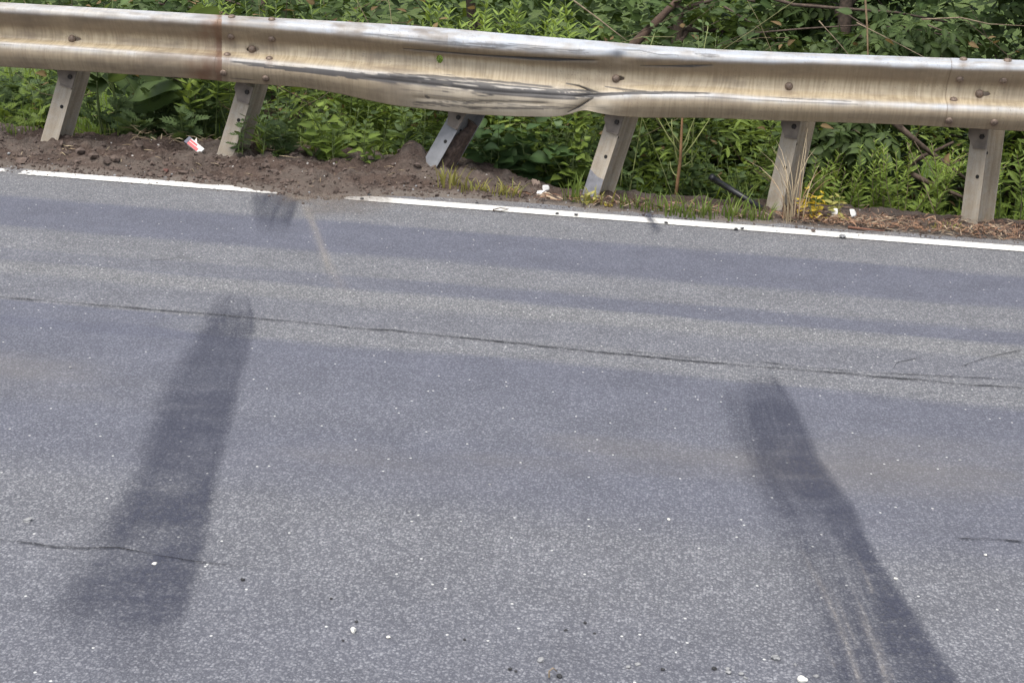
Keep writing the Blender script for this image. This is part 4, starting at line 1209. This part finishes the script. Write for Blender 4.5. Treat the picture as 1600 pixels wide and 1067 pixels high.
for px, py, Y, sp, lab in ((408, 178, 7.2, NARROW, 'narrow leaved weed spilling over the soil at the right side of the second post'), (445, 185, 7.22, FEATHER, 'feathery weed spilling over the soil right of the second post'),
                           (490, 178, 7.25, LANCE, 'leafy weed at the soil edge left of the broad grass blades'), (520, 195, 7.22, NARROW, 'narrow leaved weed at the soil edge beside the broad grass blades'),
                           (580, 178, 7.25, dict(OVATE, size=.07, mat=L_LIGHT), 'pale ovate leaved weed at the soil edge right of the broad blades'), (512, 160, 7.3, dict(HEART, size=.08, mat=L_LIGHT), 'weed with large pale drooping leaves in the second gap'),
                           (632, 180, 7.3, LANCE, 'leafy weed at the soil edge near the mound by the bent post')):
    plant_to('leafy_weed', px, py, Y, dict(sp, **{'from': .08}), lab, 'weed', None, nst=4)
# sapling with orange stem
sx, sy, sz = on_bank(1064, 7.62)
sap = empty('sapling', (sx, sy, sz), 'thin sapling with bare orange brown stem and forked pale twigs below the rail', 'sapling')
m = MB(); tp = np.array(at(1066, 185, Y=7.62))-np.array((sx, sy, sz)); md = np.array(at(1063, 250, Y=7.62))-np.array((sx, sy, sz))
m.tube([(0, 0, -.05), md*.5, md, tp*.98, tp*1.5+np.array((.02, .05, 0))], [.010, .0095, .009, .006, .004], 8); m.build('stem', M_ORANGE, sap, True)
for (px, py, t) in ((1048, 262, .35), (1082, 250, .45), (1074, 225, .6), (1028, 185, .62), (1040, 186, .72), (1085, 186, .6), (1108, 188, .5), (1050, 205, .5)):
    m = MB(); e = np.array(at(px, py, Y=7.66))-np.array((sx, sy, sz)); m.tube([tp*t, (tp*t+e)/2+np.array((0, 0, -.01)), e, e*1.15], [.005, .004, .003, .002], 5); m.build('twig', M_PALESTEM, sap, True)
# yellow weed
spec = dict(leaf='ovate', mat=L_YELLOW, size=.055, gap=.028, whorl=2, up=.15, spread=.55, stem_r=.003, petiole=.15, stem_mat=M_PALESTEM)
yb = at(1272, 350, z=0)
make_plant('yellow_weed', (yb[0], yb[1]+.10, -.02), .17, dict(spec, size=.06), 'weed with bright yellow mottled leaves at the foot of a leaning post', nst=5)
yb = at(1305, 346, z=0)
make_plant('yellow_weed', (yb[0], yb[1]+.12, -.02), .13, dict(spec, mat=L_YGRASS, size=.06), 'small greenish yellow weed just right of the bright yellow one', nst=3)
yb = at(915, 322, z=0)
make_plant('yellow_weed', (yb[0], yb[1]+.03, -.01), .08, dict(spec, mat=L_YGRASS, size=.05), 'low yellowing weed at the foot of the post with the grey stain', nst=5)
yb = at(945, 326, z=0)
make_plant('yellow_weed', (yb[0], yb[1]+.03, -.01), .05, dict(spec, size=.04), 'tiny yellow leaved sprout right of the grey stained post foot', nst=3)

# grass tufts
def tuft(px, py, h, n, mat, label, rad=.05, bend=.5, wid=.005, cat='grass tuft', name='grass_tuft', dy=0.03, kind=None, solo=True):
    b = at(px, py, z=-.0); b = np.array((b[0], b[1]+dy, gz(b[0], b[1]+dy)))
    root = empty(name, b, label, cat)
    blades = []
    for k in range(n):
        az = R.random()*6.28; r0 = rad*R.random()**.6; L = h*R.uniform(.55, 1.15)
        p = Vector((math.cos(az)*r0*1.5, math.sin(az)*r0*.7, -.01)); d = Vector((math.cos(az+R.gauss(0, .6)), math.sin(az+R.gauss(0, .6)), 0))
        bn = bend*R.uniform(.3, 1.3); V = []; w0 = wid*R.uniform(.6, 1.2)
        s = d.cross(Vector((0, 0, 1)))
        for i in range(6):
            t = i/5; q = p+d*(bn*L*t*t)+Vector((0, 0, L*t*(1-.45*bn*t*t)))
            ww = w0*(1-t)**.7+.0004
            V += [q-s*ww, q+s*ww]
        blades.append(V)
    F = [(2*i, 2*i+1, 2*i+3, 2*i+2) for i in range(5)]
    if solo:
        for V in blades: link('blade', mesh('blade', V, F, mat, True, {'tint': [R.random()]*len(V)}), root)
    else:
        VV = [v for b_ in blades for v in b_]; FF = [tuple(12*k+i for i in f) for k in range(n) for f in F]
        o = link('blades', mesh('blades', VV, FF, mat, True, {'tint': np.repeat([R.random() for _ in blades], 12)}), root); o['kind'] = 'stuff'
    return root
tuft(705, 301, .13, 34, L_YGRASS, 'yellow green grass tuft in the soil by the bent post', .07)
tuft(735, 305, .09, 26, L_YGRASS, 'low yellowing grass right of the tuft by the bent post', .06)
tuft(770, 309, .07, 26, L_YGRASS, 'short grass strip above the twig on the white line', .08)
tuft(796, 312, .10, 18, L_YGRASS, 'small browned grass tuft before the white plastic scraps', .04)
tuft(895, 318, .17, 16, L_GRASS, 'upright green grass tuft left of the grey stained post foot', .04, .3)
tuft(925, 322, .10, 22, L_YGRASS, 'yellow grass at the front of the grey stained post', .07)
tuft(1000, 330, .12, 30, L_GRASS, 'green grass tuft right of the grey stained post', .08)
tuft(1050, 337, .12, 36, L_GRASS, 'green grass tuft in front of the orange stemmed sapling', .1)
tuft(1095, 341, .13, 36, L_GRASS, 'green grass tuft just right of the sapling foot', .1)
tuft(1140, 344, .14, 34, L_GRASS, 'green grass tuft under the black pipe', .09)
tuft(1180, 346, .12, 26, L_GRASS, 'green grass tuft at the lower end of the black pipe', .07)
tuft(1238, 350, .46, 22, plain('dry_grass', (.34, .27, .17), .8, .3, 12), 'tall dry grass stalks arching in front of a post beside the yellow weed', .05, .5, .0024, 'dry grass', 'dry_grass')
tuft(1236, 346, .30, 16, plain('rusty_grass', (.30, .17, .09), .8, .3, 12), 'short reddish dry grass at the base of the tall stalks', .04, .6, .002, 'dry grass', 'dry_grass')
tuft(1475, 362, .05, 26, L_YGRASS, 'tiny yellow green moss tuft in the litter left of the right post', .07, .6)
tuft(420, 232, .20, 40, L_GRASS, 'fine arching grass tuft right of the second post', .1, .7, .0035, dy=-.05)
tuft(470, 236, .18, 40, L_GRASS, 'fine grass tuft at the soil edge left of the broad blade', .1, .7, .0035, dy=-.05)
tuft(548, 238, .30, 14, L_GRASS, 'tuft of broad upright grass blades in the middle of the second gap', .03, .25, .008, dy=-.05)
tuft(540, 236, .15, 36, L_GRASS, 'low arching grass at the soil edge below the broad blades', .1, .7, .004, dy=-.1)
tuft(615, 240, .16, 34, L_GRASS, 'grass tuft at the soil edge left of the bent post', .09, .6, .004, dy=-.05)
tuft(150, 215, .16, 30, L_LAWN, 'bright yellow green grass right of the leftmost post foot', .09, .5, .004, dy=0.0)
tuft(1160, 322, .25, 22, L_GRASS, 'long arching grass between the pipe and the sapling', .06, .8, .005, dy=.12)
for px, wh in ((20, 'at its left end'), (50, 'just left of the leftmost post'), (110, 'just right of the leftmost post'), (190, 'below the big dark leaves'), (325, 'between the packet and the second post'), (390, 'right against the second post')):
    tuft(px, 222, .10, 18, L_GRASS, 'small grass tuft on the soil berm '+wh, .06, .6, .0035, dy=-.02)['group'] = 'grass tufts along the berm'

# --- weeds of the front rows: below the rail
ROWS = [
 ('leafy green weed', 'leafy weeds in the second gap', (OVATE, LANCE), (125, 185), (7.55, 7.95), [(425, 'just right of the second post'), (462, 'behind the fine grass right of the second post'), (500, 'just left of the broad grass blades'), (552, 'right behind the broad grass blades'), (605, 'midway from the broad blades to the bent post'), (660, 'just left of the bent post')], 2),
 ('dark leafy weed', 'dark weeds around the sapling', (OVATED, LANCE), (190, 265), (7.65, 8.05), [(1008, 'just right of the post with the grey foot'), (1040, 'just left of the orange stemmed sapling'), (1080, 'just right of the orange stemmed sapling'), (1115, 'above the upper end of the black pipe'), (1155, 'above the lower end of the black pipe'), (1190, 'left of the post with the dry grass')], 2),
 ('bright small leaved bushy weed', 'bushy weeds left of the rightmost post', (BOXY, BOXY), (192, 255), (7.4, 7.85), [(1272, 'right of the post with dry grass'), (1308, 'above the yellow weed'), (1345, 'above the white scraps by the yellow weed'), (1388, 'above the left half of the reddish litter'), (1428, 'left of the crossing dark limbs'), (1475, 'just left of the rightmost post')], 2),
 ('bright small leaved weed', 'weeds right of the rightmost post', (BOXY, LANCE), (205, 250), (7.4, 7.8), [(1572, 'just right of the rightmost post'), (1605, 'at the right edge below the rail')], 2),
 ('shaded leafy weed', 'weeds behind the heart leaved plants', (OVATED, OVATED), (170, 200), (7.85, 8.15), [(755, 'right behind the bent post'), (790, 'behind the plant right of the bent post'), (830, 'behind the large drooping leaves'), (868, 'right of the large drooping leaves'), (900, 'behind the light green low plant'), (930, 'behind the post with the grey foot')], 1)]
for nm, grp, specs, (y0, y1), (d0, d1), feats, nrow in ROWS:
    for fx_, where in feats:
        for q in range(nrow):
            Yp = d0+(d1-d0)*(.25 if q == 0 else .85)+rng.normal()*.03
            lab = nm+(' ' if nrow == 1 else (' in front ' if q == 0 else ' set farther back '))+where
            plant_to('leafy_weed', fx_+rng.normal()*8, y0+(y1-y0)*(rng.uniform(.4, .9) if q == 0 else rng.uniform(0, .4)), Yp, specs[q % 2], lab, 'weed', grp, nst=2 if specs[q % 2] is LANCE else 3)
UPS = [('narrow leaved weed', 'narrow leaved weeds over the rail', NARROW, -22, 4, [(15, 'at the left edge over the rail'), (70, 'over the rail left of the leftmost post'), (125, 'over the leftmost slotted bolt')]),
       ('light whorled weed', 'whorled weeds over the rusty joint', WHORL, -22, 6, [(318, 'over the rusty stain on the rail'), (352, 'over the lap joint with the rusty stain')]),
       ('green lance leaved weed', 'lance leaved weeds at upper left', LANCE, -24, 18, [(392, 'over the bolt cluster right of the rusty joint'), (432, 'over the right end of the bolt cluster'), (472, 'over the start of the long black scrape'), (512, 'over the broad grass blades'), (552, 'over the spot where the rail begins to sag'), (592, 'just left of the straw stalk over the rail'), (632, 'just right of the straw stalk over the rail')]),
       ('light green whorled weed', 'whorled weeds above the crushed rail', WHORL, -22, 14, [(668, 'left of the empty bolt hole'), (702, 'over the empty bolt hole'), (738, 'over the bent post'), (775, 'over the plant right of the bent post'), (812, 'over the large heart shaped leaves'), (850, 'over the thickest part of the dark crease'), (885, 'left of the grey bare stick')]),
       ('open leafy weed', 'open weeds near the leaning limb', dict(OVATE, gap=.05), -26, 20, [(925, 'right of the grey bare stick'), (1060, 'right of the leaning brown limb'), (1120, 'right of the tall pale weed stem')])]
for nm, grp, spec, y0, y1, feats in UPS:
    for fx_, where in feats:
        for q in range(2):
            lab = nm+(' in front ' if q == 0 else ' farther back ')+where
            plant_to('leafy_weed', fx_+rng.normal()*9, rng.uniform(y0+.4*(y1-y0), y1) if q == 0 else rng.uniform(y0, y0+.5*(y1-y0)), (7.85 if q == 0 else 8.35)+rng.normal()*.1,
                     dict(spec, **{'from': .42}), lab, 'weed', grp, nst=2 if q == 0 else 3)
def tall_stem(px0, py0, px1, py1, Y, r, mat, label, name='weed_stalk', cat='stalk'):
    a = np.array(at(px0, py0, Y=Y)); b = np.array(at(px1, py1, Y=Y)); o = a-(b-a)*.3
    return twig(name, [o, a, (a+b)/2+np.array((.004, 0, .0)), b, b+(b-a)*.4], r, mat, label, cat)
root = plant_to('tall_weed', 1090, -40, 7.75, dict(OVATE, gap=.16, size=.08, stem_r=.006, stem_mat=M_PALESTEM, spread=.08), 'single tall pale green weed stem with opposite leaves rising over the rail', 'weed', nst=1)
plant_to('tall_weed', 983, -10, 7.8, dict(OVATE, gap=.12, size=.08, stem_r=.004, stem_mat=M_PALESTEM, spread=.2), 'thin forked weed stem leaning left of the brown limb', 'weed', nst=2)
tall_stem(612, 40, 605, -10, 7.9, .003, M_STRAW, 'thin straw coloured stalk above the rail between narrow and whorled weeds')
tall_stem(905, 8, 958, 48, 8.1, .006, M_TWIG, 'grey bare stick slanting down to the rail left of the brown limb', 'dead_stick', 'stick')
tall_stem(1352, 0, 1356, 88, 8.2, .007, plain('tan_twig', (.28, .19, .11), .8, .3, 30), 'upright tan twig rising behind the rail in the dark right thicket', 'dead_stick', 'stick')
tall_stem(1362, 48, 1440, 88, 8.2, .0035, M_TWIG, 'thin pale twig slanting right from the upright tan twig', 'dead_stick', 'stick')
tall_stem(1290, 45, 1325, 85, 8.2, .0035, M_TWIG, 'thin pale twig slanting down left of the upright tan twig', 'dead_stick', 'stick')
tall_stem(1045, 290, 1010, 200, 7.5, .0025, M_PALESTEM, 'thin green grass stalk crossing left of the sapling')
tall_stem(1455, 318, 1428, 250, 7.3, .003, M_STRAW, 'short straw stalk in the bush left of the rightmost post')
# --- limbs and trees
def limb(pts, r, label, mat=M_BARK, name='fallen_limb', cat='limb'):
    return twig(name, [at(x, y, Y=Y) for x, y, Y in pts], r, mat, label, cat, n=8)
limb([(960, 110, 8.3), (990, 70, 8.4), (1020, 40, 8.5), (1056, 4, 8.6), (1090, -30, 8.8)], .034, 'thick leaning brown limb rising behind the rail right of the middle', plain('brown_limb', (.06, .036, .024), .9, .35, 30, bump=.6))
limb([(1395, 190, 7.95), (1440, 228, 8.0), (1480, 258, 8.0), (1512, 282, 8.0)], .018, 'dark limb slanting down to the rightmost post below the rail')
limb([(1420, 270, 7.9), (1450, 285, 7.85), (1480, 298, 7.85), (1512, 312, 7.8)], .017, 'lower dark limb running to the rightmost post')
limb([(1418, 262, 8.05), (1440, 245, 8.1), (1470, 232, 8.1), (1490, 222, 8.1)], .015, 'dark limb crossing the slanting one below the rail')
for (pts, r, lab) in (([(1180, -10, 8.8), (1240, 8, 8.8), (1330, 15, 8.8), (1400, 20, 8.8), (1480, 35, 8.9)], .02, 'long brown branch running along the top edge at right'),
                      ([(1440, 31, 8.4), (1500, 28, 8.4), (1545, 38, 8.4), (1600, 41, 8.4)], .008, 'pale bent branch at the upper right edge'),
                      ([(1180, 52, 8.7), (1260, 45, 8.7), (1340, 40, 8.7), (1420, 44, 8.7)], .010, 'dark branch behind the upright tan twig'),
                      ([(1130, 10, 8.9), (1180, 40, 8.9), (1210, 65, 8.9)], .011, 'dark branch slanting down above the rail right of the tall weed'),
                      ([(1320, 20, 8.6), (1380, 60, 8.6), (1400, 90, 8.6)], .007, 'thin dark branch slanting down in the right thicket'),
                      ([(1450, 40, 8.9), (1490, 55, 8.9), (1560, 80, 8.9)], .009, 'dark branch behind the pale bent one'),
                      ([(1100, 5, 9), (1130, -5, 9), (1180, 3, 9)], .02, 'short thick branch at the top edge above the tall weed')):
    limb([(x_, y_, Y_+.25) for x_, y_, Y_ in pts], r*.62, lab, M_TWIG if 'pale' in lab else M_BARK, 'dead_branch', 'branch')

def tree(x, Y, h, rad, label, n, spec_kind='pinnate', mat=L_TREE, size=.2, seed=0, low=.2):
    zb = float(ground_z(x, Y))-.05
    root = empty('tree', (x, Y, zb), label, 'tree')
    rr = random.Random(seed)
    m = MB(); top = Vector((rr.gauss(0, .15), rr.gauss(0, .1), h*.75))
    m.tube([(0, 0, -.1), top*.35+Vector((.04, 0, 0)), top*.7, top], [.07, .055, .035, .015], 8); m.build('trunk', M_BARK, root, True)
    mats = []; limbs = []
    for k in range(18):
        t = rr.uniform(.12, .95); az = k*2.4+rr.random(); L = rad*rr.uniform(.7, 1.15)
        p = top*t; d = Vector((math.cos(az), math.sin(az), rr.uniform(.0, .55)))
        pts = [p+d*L*s+Vector((rr.gauss(0, .04), rr.gauss(0, .04), -.22*L*s*s+rr.gauss(0, .02))) for s in (0, .3, .6, .85, 1.0)]
        m = MB(); m.tube(pts, [.022, .016, .011, .007, .003], 6)
        for q in range(5):
            a0 = pts[1+q % 4]; e = a0+Vector((rr.gauss(0, .22), rr.gauss(0, .22), rr.gauss(-.03, .16)))
            m.tube([a0, (a0+e)/2+Vector((0, 0, .02)), e], [.006, .004, .002], 4); limbs.append((a0, e))
        m.build('limb', M_BARK, root, True); limbs += [(pts[i], pts[i+1]) for i in range(1, 4)]
    for k in range(n):
        a, b = rr.choice(limbs); p = a.lerp(b, rr.random())+Vector((rr.gauss(0, .07), rr.gauss(0, .07), rr.gauss(0, .05)))
        if p.z < low: continue
        az = rr.random()*6.28
        d = Vector((math.cos(az), math.sin(az), rr.gauss(-.35, .3)))
        mats.append((leaf_matrix(p, d, (rr.gauss(0, .4), rr.gauss(0, .4)-.3, 1), size*rr.uniform(.6, 1.2), rr.gauss(0, .3)), rr.random()))
    join_leaves('crown', mats, spec_kind, mat, root)
    return root
tree(2.05, 9.3, 4.6, 1.6, 'dark tree with hanging compound leaves above the rail at right', 3600, seed=1)  # tree crowns extended up out of view to shade the thicket below
tree(3.3, 9.6, 4.8, 1.6, 'dark leafy tree at the upper right corner', 3600, seed=2)
tree(.9, 9.5, 4.4, 1.5, 'dark tree behind the tall pale weed stem', 3200, seed=3)
tree(-.2, 10.0, 3.8, 1.3, 'bushy tree behind the leaning brown limb', 3200, 'ovate', L_LANCE, .11, seed=4)
tree(-1.6, 10.3, 3.4, 1.3, 'green bush like tree behind the whorled weeds', 1500, 'ovate', L_LANCE, .11, seed=5)
tree(-3.4, 10.5, 3.2, 1.2, 'green bush like tree at the upper left behind the narrow leaved weeds', 1400, 'ovate', L_DARK, .11, seed=6)

# --- the thicket mass behind: nobody could count it
def thicket(name, n, xr, yr, ztop, kind, mat, size, dens=None, thr=.46):
    mats = []
    x = rng.uniform(*xr, n); y = rng.uniform(*yr, n); u = rng.random(n)
    g = ground_z(x, y); zt = ztop+(fbm(x*1.1, y*1.3, 3)-.5)*.7
    clump = fbm(x*2.6+40, y*2.6+u*3, 3)
    for k in range(n):
        if clump[k] < thr+.08*rng.random(): continue
        z = g[k]+(zt[k]-g[k])*u[k]
        if dens is not None and not dens(x[k], y[k], z): continue
        az = rng.random()*6.28; d = (math.cos(az), math.sin(az), rng.normal()*.4+.1)
        mats.append((leaf_matrix((x[k], y[k], z), d, (rng.normal()*.4, rng.normal()*.4-.3, 1), size*rng.uniform(.6, 1.25), rng.normal()*.3), rng.random()))
    o = join_leaves(name, mats, kind, mat); return o
def gapL(x, y, z):      # the bright grass shows through low on the left
    px, py = proj((x, y, z)); return not (((py > 122 and 95 < px < 200) or (98 < py < 128 and px < 70)) and rng.random() < .95)
def gapR(x, y, z):
    px, py = proj((x, y, z)); return gapL(x, y, z) and not (1420 < px < 1500 and 240 < py < 320 and rng.random() < .9)
thicket('undergrowth', 20000, (-7, -.2), (8.6, 11.2), 1.05, 'ovate', L_UNDER, .10, gapL)
thicket('undergrowth', 13000, (-.4, 5.5), (8.4, 11.2), 1.0, 'ovate', L_DARK, .10, gapR)
thicket('undergrowth', 9000, (-1.5, 2.2), (7.9, 8.6), .45, 'lance', L_LANCE, .09, gapR)
thicket('undergrowth', 5000, (-5.2, -3.0), (8.0, 9.2), .42, 'feather', L_FERN, .13, gapL)
thicket('undergrowth', 5000, (-2.5, -.8), (7.8, 8.5), .40, 'lance', L_LANCE, .09)
thicket('undergrowth', 14000, (-11, -.5), (11.0, 13.5), 1.6, 'ovate', L_DARK, .13, gapL, .2)
thicket('undergrowth', 8000, (-.5, 7), (11.0, 13.5), 1.6, 'ovate', L_DARK, .13, gapR, .2)
L_DEAD = leafmat('dead_leaf', (.08, .05, .025), (.20, .14, .07), rough=.8)
thicket('dead_leaves', 900, (-5, 4), (7.8, 9.2), .8, 'ovate', L_DEAD, .07, gapL, .3)
# tangle of thin dead stems through the thicket
tm = MB()
for k in range(230):
    x = rng.uniform(-4.5, 3.2); y = rng.uniform(7.65, 9.2); zz = float(ground_z(x, y)); t0 = zz+rng.random()*(.75-zz)
    L_ = rng.uniform(.2, .8); d = np.array([rng.normal(), rng.normal()*.4, rng.normal()*.8]); d /= np.linalg.norm(d)
    p = np.array([x, y, t0]); bow = np.array([0, 0, .12*L_*rng.normal()])
    tm.tube([p, p+d*L_*.35+bow, p+d*L_*.7+bow*1.1, p+d*L_], [.0032, .0026, .002, .001], 4, rng.random())
tag(tm.build('twig_tangle', M_HAYSTEM, smooth=True), kind='stuff')
# bright meadow grass down the bank
V = []; F = []; T = []
for k in range(16000):
    x = rng.uniform(-9, 3.5); y = 7.8+rng.random()**1.3*9
    g = float(ground_z(x, y)); h = rng.uniform(.08, .28); a = rng.random()*6.28; b = rng.normal()*.5; ww = .006+.004*rng.random()
    o = len(V); s = np.array([math.cos(a), math.sin(a), 0])*ww; d = np.array([-math.sin(a)*b*h, math.cos(a)*b*h, h]); p = np.array([x, y, g-.01])
    V += [p-s, p+s, p+d*.6-s*.7+[0, 0, .03*h], p+d*.6+s*.7+[0, 0, .03*h], p+d]; F += [(o, o+1, o+3), (o, o+3, o+2), (o+2, o+3, o+4)]; T += [rng.random()]*5
tag(link('meadow_grass', mesh('meadow_grass', np.array(V), np.array(F), L_LAWN, True, {'tint': np.array(T)})), kind='stuff')
